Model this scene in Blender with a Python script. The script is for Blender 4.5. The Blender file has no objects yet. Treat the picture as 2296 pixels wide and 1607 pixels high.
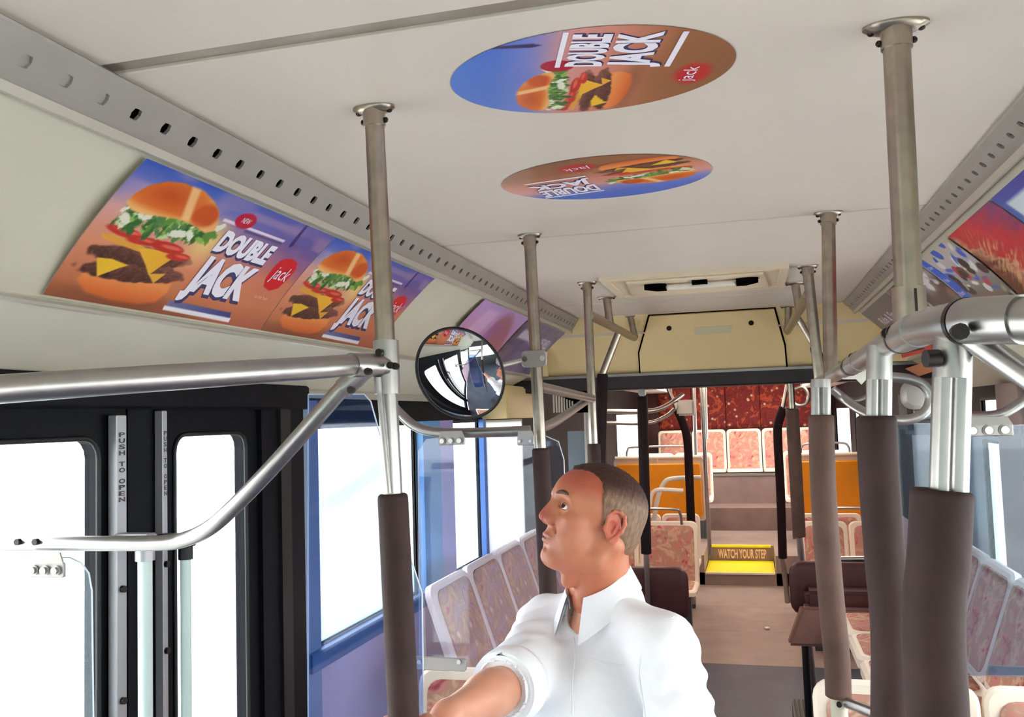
import bpy, bmesh, math, random
import numpy as np
from mathutils import Vector, Matrix, noise
random.seed(7); np.random.seed(7)
SC = bpy.context.scene; COL = SC.collection

# ------------------------------------------------------------------ camera
CX, CY, CZ = 1148.0, 803.5, 1.72           # principal point (2296 x 1607 frame), eye height above the low floor
VY, VX = (1685.0, 921.0), (-6300.0, 1170.0)  # vanishing points of the bus length and width
_a = np.array([VY[0]-CX, -(VY[1]-CY)]); _b = np.array([VX[0]-CX, -(VX[1]-CY)])
F = math.sqrt(-(_a @ _b))
_Y = np.array([_a[0]/F, _a[1]/F, -1]); _Y /= np.linalg.norm(_Y)
_X = -np.array([_b[0]/F, _b[1]/F, -1]); _X /= np.linalg.norm(_X)
_R = np.array([_X, _Y, np.cross(_X, _Y)])
cam_d = bpy.data.cameras.new('camera'); cam = bpy.data.objects.new('camera', cam_d); COL.objects.link(cam)
cam_d.sensor_width = 36; cam_d.lens = F/2296*36; cam_d.clip_start = .02; cam_d.clip_end = 500
cam.matrix_world = Matrix.Translation((0, 0, CZ)) @ Matrix([list(r) for r in _R]).to_4x4()
SC.camera = cam
# ------------------------------------------------------------------ world, exposure
w = bpy.data.worlds.new('overcast_sky'); SC.world = w; w.use_nodes = True
bg = w.node_tree.nodes['Background']; bg.inputs[0].default_value = (1, .965, .93, 1); bg.inputs[1].default_value = 5.0
SC.view_settings.view_transform = 'Standard'; SC.view_settings.look = 'None'
SC.view_settings.gamma = 1; SC.view_settings.use_curve_mapping = False; SC.view_settings.exposure = 1.12
try:
    SC.cycles.use_denoising = True; SC.cycles.max_bounces = 10; SC.cycles.diffuse_bounces = 6
    SC.cycles.transparent_max_bounces = 24; SC.cycles.sample_clamp_indirect = 8
except Exception: pass

def ray(px, py):
    return _R @ np.array([(px-CX)/F, -(py-CY)/F, -1.0])
_C = np.array([0, 0, CZ])
def aY(px, py, Y): d = ray(px, py); return Vector(_C + d*(Y/d[1]))      # a point at distance Y down the bus
def aX(px, py, X): d = ray(px, py); return Vector(_C + d*(X/d[0]))
def aZ(px, py, Z): d = ray(px, py); return Vector(_C + d*((Z-CZ)/d[2]))

# ------------------------------------------------------------------ materials
def lin(c):
    return tuple(((x/255)/12.92 if x <= 10 else (((x/255)+.055)/1.055)**2.4) for x in c)
def mat(name, rgb, rough=.5, metal=0, var=.0, vs=20, bump=0, bs=60, emit=0, spec=.5, coat=0, sss=0):
    m = bpy.data.materials.new(name); m.use_nodes = True; nt = m.node_tree; b = nt.nodes['Principled BSDF']
    c = lin(rgb); b.inputs['Base Color'].default_value = (*c, 1); b.inputs['Roughness'].default_value = rough
    b.inputs['Metallic'].default_value = metal; b.inputs['Specular IOR Level'].default_value = spec
    if coat: b.inputs['Coat Weight'].default_value = coat
    if sss:
        b.inputs['Subsurface Weight'].default_value = sss; b.inputs['Subsurface Radius'].default_value = (.012, .004, .002); b.inputs['Subsurface Scale'].default_value = 1
    tc = nt.nodes.new('ShaderNodeTexCoord')
    if var:
        n = nt.nodes.new('ShaderNodeTexNoise'); n.inputs['Scale'].default_value = vs; n.inputs['Detail'].default_value = 5
        nt.links.new(tc.outputs['Object'], n.inputs['Vector'])
        r = nt.nodes.new('ShaderNodeValToRGB'); r.color_ramp.elements[0].position = .3; r.color_ramp.elements[1].position = .7
        r.color_ramp.elements[0].color = (*[x*(1-var) for x in c], 1); r.color_ramp.elements[1].color = (*[min(1, x*(1+var)) for x in c], 1)
        nt.links.new(n.outputs['Fac'], r.inputs[0]); nt.links.new(r.outputs[0], b.inputs['Base Color'])
    if bump:
        n = nt.nodes.new('ShaderNodeTexNoise'); n.inputs['Scale'].default_value = bs; n.inputs['Detail'].default_value = 4
        nt.links.new(tc.outputs['Object'], n.inputs['Vector'])
        bp = nt.nodes.new('ShaderNodeBump'); bp.inputs['Strength'].default_value = bump; bp.inputs['Distance'].default_value = .002
        nt.links.new(n.outputs['Fac'], bp.inputs['Height']); nt.links.new(bp.outputs[0], b.inputs['Normal'])
    if emit:
        b.inputs['Emission Color'].default_value = (*c, 1); b.inputs['Emission Strength'].default_value = emit
    return m
def glassmat(name, rgb, refl=.06, haze=.0, hazec=(200, 215, 240)):
    m = bpy.data.materials.new(name); m.use_nodes = True; nt = m.node_tree; nt.nodes.clear()
    o = nt.nodes.new('ShaderNodeOutputMaterial'); t = nt.nodes.new('ShaderNodeBsdfTransparent'); t.inputs[0].default_value = (*lin(rgb), 1)
    g = nt.nodes.new('ShaderNodeBsdfGlossy'); g.inputs['Roughness'].default_value = .03
    lw = nt.nodes.new('ShaderNodeLayerWeight'); lw.inputs[0].default_value = .25
    mp = nt.nodes.new('ShaderNodeMath'); mp.operation = 'MULTIPLY_ADD'; mp.inputs[1].default_value = .6; mp.inputs[2].default_value = refl
    nt.links.new(lw.outputs['Fresnel'], mp.inputs[0])
    mx = nt.nodes.new('ShaderNodeMixShader'); nt.links.new(mp.outputs[0], mx.inputs[0]); nt.links.new(t.outputs[0], mx.inputs[1]); nt.links.new(g.outputs[0], mx.inputs[2])
    out = mx
    if haze:
        d = nt.nodes.new('ShaderNodeBsdfTranslucent'); d.inputs[0].default_value = (*lin(hazec), 1)
        tc = nt.nodes.new('ShaderNodeTexCoord'); n = nt.nodes.new('ShaderNodeTexNoise'); n.inputs['Scale'].default_value = 7; n.inputs['Detail'].default_value = 6
        mpn = nt.nodes.new('ShaderNodeMapping'); mpn.inputs['Scale'].default_value = (1, 1, .25)
        nt.links.new(tc.outputs['Object'], mpn.inputs[0]); nt.links.new(mpn.outputs[0], n.inputs['Vector'])
        ml = nt.nodes.new('ShaderNodeMath'); ml.operation = 'MULTIPLY'; ml.inputs[1].default_value = haze*2; nt.links.new(n.outputs['Fac'], ml.inputs[0])
        m2 = nt.nodes.new('ShaderNodeMixShader'); nt.links.new(ml.outputs[0], m2.inputs[0]); nt.links.new(mx.outputs[0], m2.inputs[1]); nt.links.new(d.outputs[0], m2.inputs[2]); out = m2
    nt.links.new(out.outputs[0], o.inputs[0]); return m
def frostmat():
    m = mat('frosted_plastic', (240, 240, 238), .6); nt = m.node_tree; b = nt.nodes['Principled BSDF']
    t = nt.nodes.new('ShaderNodeBsdfTranslucent'); t.inputs[0].default_value = (.8, .8, .78, 1); mx = nt.nodes.new('ShaderNodeMixShader'); mx.inputs[0].default_value = .6
    nt.links.new(b.outputs[0], mx.inputs[1]); nt.links.new(t.outputs[0], mx.inputs[2]); nt.links.new(mx.outputs[0], nt.nodes['Material Output'].inputs[0]); return m
def attrmat(name, attr='Col', rough=.45, sss=0, spec=.4, bump=0, bs=200):
    m = mat(name, (128, 128, 128), rough, spec=spec, sss=sss, bump=bump, bs=bs); nt = m.node_tree
    a = nt.nodes.new('ShaderNodeVertexColor'); a.layer_name = attr
    nt.links.new(a.outputs[0], nt.nodes['Principled BSDF'].inputs['Base Color']); return m
def fabric(name, cols, scale=9):
    m = bpy.data.materials.new(name); m.use_nodes = True; nt = m.node_tree; b = nt.nodes['Principled BSDF']; b.inputs['Roughness'].default_value = .85
    tc = nt.nodes.new('ShaderNodeTexCoord'); n = nt.nodes.new('ShaderNodeTexNoise'); n.inputs['Scale'].default_value = scale; n.inputs['Detail'].default_value = 3; n.inputs['Distortion'].default_value = 2.2
    nt.links.new(tc.outputs['Object'], n.inputs['Vector']); r = nt.nodes.new('ShaderNodeValToRGB'); cr = r.color_ramp
    while len(cr.elements) < len(cols): cr.elements.new(.5)
    for i, c in enumerate(cols): cr.elements[i].position = .3+.42*i/(len(cols)-1); cr.elements[i].color = (*lin(c), 1)
    v = nt.nodes.new('ShaderNodeTexVoronoi'); v.inputs['Scale'].default_value = scale*1.6; nt.links.new(tc.outputs['Object'], v.inputs['Vector'])
    r2 = nt.nodes.new('ShaderNodeValToRGB'); r2.color_ramp.elements[0].position = .10; r2.color_ramp.elements[0].color = (*lin((245, 205, 170)), 1); r2.color_ramp.elements[1].position = .22; r2.color_ramp.elements[1].color = (0, 0, 0, 1)
    nt.links.new(v.outputs['Distance'], r2.inputs[0]); nt.links.new(n.outputs['Fac'], r.inputs[0])
    mx = nt.nodes.new('ShaderNodeMixRGB'); mx.blend_type = 'LIGHTEN'; mx.inputs[0].default_value = .55
    nt.links.new(r.outputs[0], mx.inputs[1]); nt.links.new(r2.outputs[0], mx.inputs[2]); nt.links.new(mx.outputs[0], b.inputs['Base Color']); return m

M = dict(
 ceil=mat('ceiling_laminate', (212, 200, 188), .55, var=.02, vs=3), seam=mat('seam_shadow_gap', (52, 44, 38), .8),
 strip=mat('joint_strip_metal', (165, 155, 142), .4, .6, var=.12, vs=6), cove=mat('cove_laminate', (206, 200, 180), .5, var=.03, vs=3),
 rail=mat('painted_aluminium', (168, 163, 157), .45, .35, var=.04, vs=8), dark=mat('duct_black', (8, 6, 6), 1, spec=0),
 lip=mat('extruded_lip', (190, 184, 172), .35, .3), chrome=mat('brushed_steel', (170, 166, 163), .36, 1, var=.06, vs=30, bump=.05, bs=90),
 steel2=mat('stained_steel', (172, 160, 146), .32, 1, var=.16, vs=26, bump=.08, bs=70), bolt=mat('dark_bolt', (34, 26, 24), .4, .3),
 boltm=mat('bright_bolt', (200, 198, 195), .25, 1), foam=mat('foam_grip', (58, 42, 40), .7, spec=.2, var=.18, vs=14, bump=.25, bs=120),
 foam2=mat('worn_foam_grip', (96, 72, 62), .65, spec=.25, var=.2, vs=12, bump=.25, bs=120), foamd=mat('dark_foam_grip', (34, 20, 24), .7, spec=.2, var=.15, vs=20),
 black=mat('black_frame', (4, 6, 16), .6, var=.2, vs=5, spec=.2), black2=mat('black_rubber', (9, 9, 12), .55),
 bluegrey=mat('blue_grey_trim', (120, 140, 170), .5), strip2=mat('strip_aluminium', (176, 176, 180), .4, .5),
 pale=mat('pale_green_tube', (205, 224, 218), .35), white=mat('white_plastic', (238, 232, 222), .45), cream=mat('cream_seat_shell', (240, 226, 208), .45, var=.03, vs=6),
 bulk=mat('bulkhead_cream', (226, 202, 150), .5, var=.03, vs=4), hatch=mat('hatch_cream', (226, 210, 184), .5, var=.03, vs=6),
 floor=mat('floor_vinyl_taupe', (150, 132, 124), .5, var=.10, vs=5), floord=mat('floor_vinyl_slate', (70, 76, 92), .45, var=.22, vs=4),
 riser=mat('riser_brown', (128, 106, 100), .6, var=.14, vs=5), yellow=mat('yellow_nosing', (240, 222, 20), .5, var=.06, vs=12),
 red=mat('red_print', (214, 60, 50), .5), txt=mat('dark_lettering', (60, 58, 66), .5), wht=mat('white_print', (238, 232, 244), .5), navy=mat('navy_print', (58, 56, 104), .5),
 wallb=mat('lower_wall_panel', (214, 190, 204), .5, var=.12, vs=3), sill=mat('blue_sill', (50, 96, 140), .4, var=.1, vs=5),
 cab=mat('cabinet_white', (232, 228, 220), .4), orange=mat('orange_seat_back', (238, 150, 14), .45, var=.08, vs=4), maroon=mat('maroon_vinyl', (74, 30, 34), .5, var=.1),
 brownv=mat('brown_seat_base', (134, 92, 80), .5, var=.1), shirt=mat('white_cotton', (238, 240, 244), .85, bump=.25, bs=350), trouser=mat('navy_trousers', (44, 48, 62), .85),
 shoe=mat('shoe_leather', (40, 28, 22), .4), eye=mat('eye_white', (236, 226, 220), .15), iris=mat('iris', (48, 34, 26), .1), hairm=attrmat('hair_fibre', rough=.6, bump=.6, bs=260),
 skin=attrmat('skin', rough=.42, sss=.12, bump=.12, bs=300), ad=attrmat('printed_card', rough=.32, spec=.4), brow=mat('eyebrow_hair', (88, 60, 48), .7),
 mirror=mat('mirror_glass', (245, 247, 250), .015, 1), fab=fabric('moquette', [(156, 66, 72), (200, 128, 122), (176, 134, 114), (210, 170, 144), (186, 76, 90)], 8),
 fabb=fabric('moquette_brown', [(150, 108, 104), (186, 150, 146), (176, 130, 112), (206, 160, 124), (186, 104, 112)], 7), fabr=fabric('moquette_red', [(84, 8, 12), (116, 24, 20), (90, 12, 16), (160, 66, 32), (120, 14, 24)], 6),
 ground=mat('pale_concrete', (205, 210, 208), .8, var=.05), bluep=mat('right_wall_blue_grey', (150, 172, 186), .5, var=.14, vs=2.5), pink=mat('pink_print', (205, 160, 200), .5),
 tint=glassmat('tinted_windscreen', (180, 190, 190), .05), glass=glassmat('window_glass', (246, 250, 252), .03), plexi=glassmat('polycarbonate', (234, 238, 250), .04, .02), plexiw=glassmat('grey_blue_polycarbonate', (214, 226, 238), .05, .035, (150, 180, 205)), plexib=glassmat('blue_polycarbonate', (212, 224, 248), .05, .06, (80, 130, 200)), plexic=glassmat('clear_polycarbonate', (232, 240, 246), .03, .02),
 frost=frostmat(), sideshell=mat('rosy_cream_shell', (224, 204, 196), .45), edge=mat('panel_edge', (226, 234, 244), .3), lamp=mat('fill_lamp_glow', (255, 240, 225), .5, emit=9), dgrey=mat('dark_grey_box', (66, 70, 72), .5),
)

# ------------------------------------------------------------------ object helpers
def wloc(o):
    v = Vector((0, 0, 0))
    while o: v = v+o.location; o = o.parent
    return v
def props(o, label=None, cat=None, group=None, kind=None):
    if label: o['label'] = label
    if cat: o['category'] = cat
    if group: o['group'] = group
    if kind: o['kind'] = kind
    return o
def thing(name, loc, label, cat, group=None, kind=None, parent=None):
    o = bpy.data.objects.new(name, None); o.empty_display_size = .05; COL.objects.link(o); o.location = Vector(loc)
    if parent: o.parent = parent; o.location = Vector(loc)-wloc(parent); cat = None
    return props(o, label, cat, group, kind)
def obj(name, bm, m, parent=None, smooth=None, base=None, **kw):
    """link a bmesh (in world coordinates) as one object; auto smooth by angle"""
    me = bpy.data.meshes.new(name)
    off = wloc(parent) if parent else Vector((0, 0, 0))
    if parent is None:
        if base is None:
            xs = [v.co for v in bm.verts]; base = Vector((sum(v.x for v in xs)/len(xs), sum(v.y for v in xs)/len(xs), min(v.z for v in xs)))
        base = Vector(base); bmesh.ops.translate(bm, vec=-base, verts=bm.verts)
    else: bmesh.ops.translate(bm, vec=-off, verts=bm.verts)
    if smooth:
        bm.normal_update()
        for f in bm.faces: f.smooth = True
        lim = math.radians(smooth)
        for e in bm.edges:
            if len(e.link_faces) == 2 and e.calc_face_angle(0) > lim: e.smooth = False
    bm.to_mesh(me); bm.free(); me.materials.append(m)
    o = bpy.data.objects.new(name, me); COL.objects.link(o)
    if parent: o.parent = parent
    else: o.location = base
    return props(o, **kw)
def B(): return bmesh.new()
def box(bm, x0, x1, y0, y1, z0, z1):
    vs = [bm.verts.new(p) for p in ((x0,y0,z0),(x1,y0,z0),(x1,y1,z0),(x0,y1,z0),(x0,y0,z1),(x1,y0,z1),(x1,y1,z1),(x0,y1,z1))]
    for f in ((0,3,2,1),(4,5,6,7),(0,1,5,4),(1,2,6,5),(2,3,7,6),(3,0,4,7)): bm.faces.new([vs[i] for i in f])
    return bm
def bevel(bm, w, seg=2):
    bmesh.ops.bevel(bm, geom=list(bm.edges), offset=w, segments=seg, affect='EDGES', clamp_overlap=True); return bm
def frames(pts, closed=False):
    n = len(pts); T = []
    for i in range(n):
        a = pts[max(0, i-1)]; b = pts[min(n-1, i+1)]; T.append((b-a).normalized())
    up = Vector((0, 0, 1)) if abs(T[0].z) < .9 else Vector((0, -1, 0))
    N = (up-T[0]*up.dot(T[0])).normalized(); out = []
    for t in T:
        N = (N-t*N.dot(t)).normalized(); out.append((t, N, t.cross(N)))
    return out
def curve(pts, n=6):
    """Catmull-Rom through points"""
    P = [Vector(p) for p in pts]
    if len(P) < 3: return P
    out = []
    for i in range(len(P)-1):
        p0 = P[i-1] if i else P[0]*2-P[1]; p1 = P[i]; p2 = P[i+1]; p3 = P[i+2] if i+2 < len(P) else P[-1]*2-P[-2]
        for k in range(n):
            t = k/n; out.append(.5*((2*p1)+(p2-p0)*t+(2*p0-5*p1+4*p2-p3)*t*t+(3*p1-p0-3*p2+p3)*t**3))
    out.append(P[-1]); return out
def tube(bm, pts, r, seg=20, flute=0, cap=True, rs=None):
    pts = [Vector(p) for p in pts]; rings = []
    for i, (t, n, b) in enumerate(frames(pts)):
        rr = rs[i] if rs else r; ring = []
        for k in range(seg):
            a = 2*math.pi*k/seg; q = rr
            if flute and (k % (seg//flute)) == 0: q = rr*.91
            ring.append(bm.verts.new(pts[i]+(n*math.cos(a)+b*math.sin(a))*q))
        rings.append(ring)
    for a, c in zip(rings, rings[1:]):
        for k in range(seg): bm.faces.new((a[k], a[(k+1) % seg], c[(k+1) % seg], c[k]))
    if cap: bm.faces.new(rings[0][::-1]); bm.faces.new(rings[-1])
    return bm
def sphere(bm, c, r, u=14, v=10):
    bmesh.ops.create_uvsphere(bm, u_segments=u, v_segments=v, radius=1, matrix=Matrix.Translation(c) @ Matrix.Diagonal((*((r, r, r) if not hasattr(r, '__len__') else r), 1))); return bm
def rr_pts(w, h, r, seg=4):
    out = []
    for cx, cy, a0 in ((w/2-r, h/2-r, 0), (-w/2+r, h/2-r, 90), (-w/2+r, -h/2+r, 180), (w/2-r, -h/2+r, 270)):
        for k in range(seg+1):
            a = math.radians(a0+90*k/seg); out.append((cx+r*math.cos(a), cy+r*math.sin(a)))
    return out
def rslab(bm, c, u, v, w, h, r, depth, bulge=0, seg=4, inset=.0):
    """rounded-rectangle slab: c centre of the back face, u/v in-plane axes, front = u x v side"""
    c = Vector(c); u = Vector(u).normalized(); v = Vector(v).normalized(); n = u.cross(v)
    prof = [(0, 0), (depth*.7, 0), (depth, min(depth*.3, r*.5)+inset)]
    if bulge: prof += [(depth+bulge*.6, min(w, h)*.14), (depth+bulge*.9, min(w, h)*.28), (depth+bulge, min(w, h)*.42)]
    rings = []
    for d, s in prof:
        rr = max(r-s, .001)
        rings.append([bm.verts.new(c+u*x+v*y+n*d) for x, y in rr_pts(w-2*s, h-2*s, min(rr, (min(w, h)-2*s)/2*.98), seg)])
    k = len(rings[0])
    for a, b2 in zip(rings, rings[1:]):
        for i in range(k): bm.faces.new((a[i], a[(i+1) % k], b2[(i+1) % k], b2[i]))
    bm.faces.new(rings[0][::-1]); bm.faces.new(rings[-1]); return bm
def prism(bm, pts, vec):
    """extrude a 3-D polygon by vec"""
    a = [bm.verts.new(Vector(p)) for p in pts]; b = [bm.verts.new(Vector(p)+Vector(vec)) for p in pts]; n = len(a)
    f1 = bm.faces.new(a); f2 = bm.faces.new(b[::-1])
    for i in range(n): bm.faces.new((a[i], b[i], b[(i+1) % n], a[(i+1) % n]))
    bmesh.ops.recalc_face_normals(bm, faces=bm.faces); return bm
def disc(bm, c, n, r, h, seg=14):
    return tube(bm, [Vector(c), Vector(c)+Vector(n).normalized()*h], r, seg)
def text_polys(s, bold=.0):
    cu = bpy.data.curves.new('t', 'FONT'); cu.body = s; cu.size = 1; cu.offset = bold; cu.resolution_u = 3; cu.align_x = 'LEFT'
    o = bpy.data.objects.new('t', cu); COL.objects.link(o); dg = bpy.context.evaluated_depsgraph_get()
    me = o.evaluated_get(dg).to_mesh(); vs = [tuple(v.co[:2]) for v in me.vertices]; fs = [tuple(p.vertices) for p in me.polygons]
    o.evaluated_get(dg).to_mesh_clear(); bpy.data.objects.remove(o); bpy.data.curves.remove(cu)
    return vs, fs
def lettering(s, fn, m, parent, name='lettering', bold=.0, label=None):
    """flat letters; fn maps (0..1, 0..1) of the word's box to a point"""
    vs, fs = text_polys(s, bold); xs = [v[0] for v in vs]; ys = [v[1] for v in vs]
    x0, x1, y0, y1 = min(xs), max(xs), min(ys), max(ys)
    bm = B(); V = [bm.verts.new(fn((x-x0)/(x1-x0), (y-y0)/(y1-y0))) for x, y in vs]
    for f in fs:
        try: bm.faces.new([V[i] for i in f])
        except ValueError: pass
    return obj(name, bm, m, parent, label=label)

# ------------------------------------------------------------------ setting: ceiling, walls, floor
XL, XR = -1.42, 1.02; Y0 = -1.7; YE = 12.4; ZC = 2.26
ce = thing('ceiling', (-.2, 2, ZC), 'beige laminate bus ceiling made of wide panels', 'ceiling', kind='structure')
obj('ceiling_backing', box(B(), -1.06, .66, Y0, 4.86, ZC+.018, ZC+.06), M['seam'], ce)
for a, b2 in ((Y0, 1.085), (1.122, 2.575), (2.587, 4.236), (4.250, 4.8)):
    obj('ceiling_panel', bevel(box(B(), -1.06, .66, a, b2, ZC, ZC+.018), .002, 1), M['ceil'], ce)
obj('joint_strip', box(B(), -1.0, .6, 1.086, 1.121, ZC+.006, ZC+.017), M['strip'], ce, label='grey metal strip covering a ceiling joint')
obj('rear_ceiling_panel', box(B(), -1.4, 1.0, 4.86, YE, 2.16, 2.24), M['ceil'], ce)

def perforated(side, name, xt, xb, zt, zb, y0, y1, pitch, first, plugs, label):
    th = thing(name, ((xt+xb)/2, (y0+y1)/2, zb), label, 'air duct')
    up = Vector((xt-xb, 0, zt-zb)); W = up.length; up.normalize(); n = up.cross(Vector((0, 1, 0)))
    if n.x*(-side) < 0: n = -n          # n points to the room
    O = Vector((xb, 0, zb)); bm = B(); hw, hh = pitch*.14, W*.12
    def P(y, s, d=0): return O+Vector((0, y, 0))+up*s+n*d
    n_c = int((y1-y0)/pitch); ys = first-pitch/2-math.ceil((first-pitch/2-y0)/pitch)*pitch
    cnt = 0; y = ys
    while y < y1:
        c = y+pitch/2; a, b2 = max(y, y0), min(y+pitch, y1)
        if b2-a < pitch*.99:
            bm.faces.new([bm.verts.new(P(q, s)) for q, s in ((a, 0), (b2, 0), (b2, W), (a, W))]); y += pitch; continue
        outer = [(b2, W*.5), (b2, W), (c, W), (a, W), (a, W*.5), (a, 0), (c, 0), (b2, 0)]
        inner = [(c+hw, W*.5), (c+hw*.75, W*.5+hh), (c, W*.5+hh*1.1), (c-hw*.75, W*.5+hh), (c-hw, W*.5), (c-hw*.75, W*.5-hh), (c, W*.5-hh*1.1), (c+hw*.75, W*.5-hh)]
        vo = [bm.verts.new(P(*q)) for q in outer]; vi = [bm.verts.new(P(*q)) for q in inner]; vd = [bm.verts.new(P(*q, -.006)) for q in inner]
        for i in range(8):
            j = (i+1) % 8; bm.faces.new((vo[i], vo[j], vi[j], vi[i])); bm.faces.new((vi[i], vi[j], vd[j], vd[i]))
        y += pitch
    bmesh.ops.remove_doubles(bm, verts=bm.verts, dist=1e-5)
    obj('perforated_face', bm, M['rail'], th, smooth=30)
    bm = B(); pts = [P(y0, 0, -.008), P(y0, W, -.008), P(y0, W, -.04), P(y0, 0, -.04)]; prism(bm, pts, (0, y1-y0, 0)); obj('duct_void', bm, M['dark'], th)
    bm = B(); pts = [P(y0, -.001, .0), P(y0, .004, .006), P(y0, -.010, .008), P(y0, -.016, -.004)]; prism(bm, pts, (0, y1-y0, 0)); obj('lower_lip', bm, M['lip'], th)
    bm = B(); pts = [P(y0, W, 0), P(y0, W+.004, -.002), P(y0, W+.002, -.04), P(y0, W-.002, -.04)]; prism(bm, pts, (0, y1-y0, 0)); obj('upper_flange', bm, M['rail'], th)
    for k in range(plugs):
        bm = B(); rslab(bm, P(first-(k+1)*pitch, W*.5, -.005), Vector((0, side, 0)), up, hw*2.2, hh*2.3, .004, .004); obj('slot_plug', bm, M['rail'], th)
    return th
perforated(-1, 'air_duct_rail', -.900, -.948, 2.250, 2.192, .3, 4.85, .0745, 1.184, 3, 'grey perforated air duct rail with oval slots above the burger poster, left side')
perforated(1, 'air_duct_rail', .482, .530, 2.252, 2.213, .3, 4.85, .0700, 1.801, 0, 'grey perforated air duct rail above the blue and red posters, right side')

def slopes(side, pts, name, m, parent, y0=Y0, y1=4.86, th=.012):
    bm = B(); q = curve([Vector((x, 0, z)) for x, z in pts], 5)
    a = [[bm.verts.new((p.x, y, p.z)) for p in q] for y in (y0, y1)]; b3 = [[bm.verts.new((p.x+side*th, y, p.z+th)) for p in q] for y in (y0, y1)]
    for i in range(len(q)-1):
        bm.faces.new((a[0][i], a[0][i+1], a[1][i+1], a[1][i])); bm.faces.new((b3[0][i], b3[1][i], b3[1][i+1], b3[0][i+1]))
    for r in (0, 1): 
        for i in range(len(q)-1): bm.faces.new((a[r][i], b3[r][i], b3[r][i+1], a[r][i+1]))
    bm.faces.new((a[0][0], a[1][0], b3[1][0], b3[0][0])); bm.faces.new((a[0][-1], b3[0][-1], b3[1][-1], a[1][-1]))
    bmesh.ops.recalc_face_normals(bm, faces=bm.faces)
    return obj(name, bm, m, parent, smooth=40)

def holes_wall(side, X, wins, z0, z1, y0, y1, m, name, label):
    """a side wall with rectangular openings (ya, yb, za, zb)"""
    bm = B(); xs = sorted((X, X+side*.016)); wins = [w2 for w2 in wins if w2[1] > y0 and w2[0] < y1]; ed = sorted({y0, y1, *[w2[0] for w2 in wins], *[w2[1] for w2 in wins]})
    for a, b2 in zip(ed, ed[1:]):
        mid = (a+b2)/2; hs = sorted([(w2[2], w2[3]) for w2 in wins if w2[0] < mid < w2[1]]); z = z0
        for h0, h1 in hs:
            if h0 > z+1e-4: box(bm, *xs, a, b2, z, h0)
            z = h1
        if z < z1: box(bm, *xs, a, b2, z, z1)
    return bm
LW = [(-1.5, .45, .95, 1.72), (.62, 2.36, 0, 1.80), (2.72, 3.63, .99, 1.705), (4.07, 4.56, .99, 1.705), (4.68, 5.46, .99, 1.70), (9.6, 11.6, 1.0, 1.72)]
RW = [(-1.5, -.1, .95, 1.74), (.15, 1.7, .95, 1.74), (1.95, 3.75, .95, 1.74), (4.13, 4.50, .9, 1.545), (4.13, 4.50, 1.615, 1.735), (9.35, 9.75, .95, 1.7), (10.2, 11.9, 1.0, 1.72)]
wl = thing('wall_left', (XL, 5, 0), 'left side wall of the bus with black window surrounds', 'wall', kind='structure')
wr = thing('wall_right', (XR, 5, 0), 'right side wall of the bus, blue-grey around the windows', 'wall', kind='structure')
def clipw(ws, lo, hi): return [(a, b2, max(c, lo), min(d, hi)) for a, b2, c, d in ws if d > lo and c < hi]
obj('window_surround', holes_wall(-1, XL, clipw(LW, .93, 2.2), .93, 2.2, Y0, YE, None, '', ''), M['black'], wl)
obj('lower_panel', holes_wall(-1, XL, clipw(LW, 0, .93), -.3, .93, Y0, YE, None, '', ''), M['wallb'], wl)
obj('window_surround', holes_wall(1, XR, clipw(RW, .93, 2.2), .93, 2.2, Y0, 4.1, None, '', ''), M['dgrey'], wr)
obj('side_panel', holes_wall(1, XR, [w2 for w2 in clipw(RW, .93, 1.575) if w2[0] > 4], .93, 1.575, 4.1, 6.4, None, '', ''), M['bluep'], wr)
obj('window_surround', holes_wall(1, XR, [w2 for w2 in clipw(RW, 1.575, 2.2) if w2[0] > 4], 1.575, 2.2, 4.1, 6.4, None, '', ''), M['black'], wr)
obj('window_surround', holes_wall(1, XR, [w2 for w2 in clipw(RW, .93, 2.2) if w2[0] > 6], .93, 2.2, 6.4, YE, None, '', ''), M['black'], wr)
obj('lower_panel', holes_wall(1, XR, clipw(RW, 0, .93), -.3, .93, Y0, YE, None, '', ''), M['wallb'], wr)
slopes(-1, [(-.958, 2.212), (-1.094, 2.100), (-1.200, 1.958)], 'cove_panel', M['cove'], wl)
slopes(-1, [(-1.196, 1.957), (-1.24, 1.935), (-1.34, 1.885), (-1.419, 1.83)], 'lower_cove_panel', M['cove'], wl)
obj('cove_molding', tube(B(), [(-1.203, Y0, 1.950), (-1.203, 4.86, 1.950)], .007, 8), M['lip'], wl, smooth=40)
obj('cove_molding', box(B(), -1.418, -1.405, Y0, 4.86, 1.808, 1.835), M['lip'], wl)
slopes(1, [(.540, 2.226), (.680, 2.108), (.780, 1.962)], 'cove_panel', M['cove'], wr)
slopes(1, [(.776, 1.960), (.83, 1.930), (.93, 1.885), (1.019, 1.80)], 'lower_cove_panel', M['cove'], wr)
obj('cove_molding', tube(B(), [(.782, Y0, 1.952), (.782, 4.86, 1.952)], .007, 8), M['lip'], wr, smooth=40)
for s, x in ((-1, XL), (1, XR)):
    pr = wl if s < 0 else wr
    obj('upper_corner_panel', box(B(), min(x, x-s*.38), max(x, x-s*.38), 5.3, YE, 2.0, 2.18), M['ceil'], pr)
obj('pillar_cover', box(B(), XL, XL+.012, 2.60, 2.715, .5, 1.80), M['bluegrey'], wl)
obj('pillar_cover', box(B(), XL, XL+.035, 3.64, 3.86, .95, 1.72), mat('blue_pillar', (84, 140, 196), .5, var=.12, vs=3), wl)
obj('pillar_cover', box(B(), XL, XL+.030, 3.862, 4.06, .95, 1.72), mat('lavender_pillar', (150, 142, 200), .5, var=.1, vs=3), wl)
obj('pillar_cover', box(B(), XL, XL+.03, 4.56, 4.61, .95, 1.72), mat('blue_pillar', (84, 130, 196), .5), wl)
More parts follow.
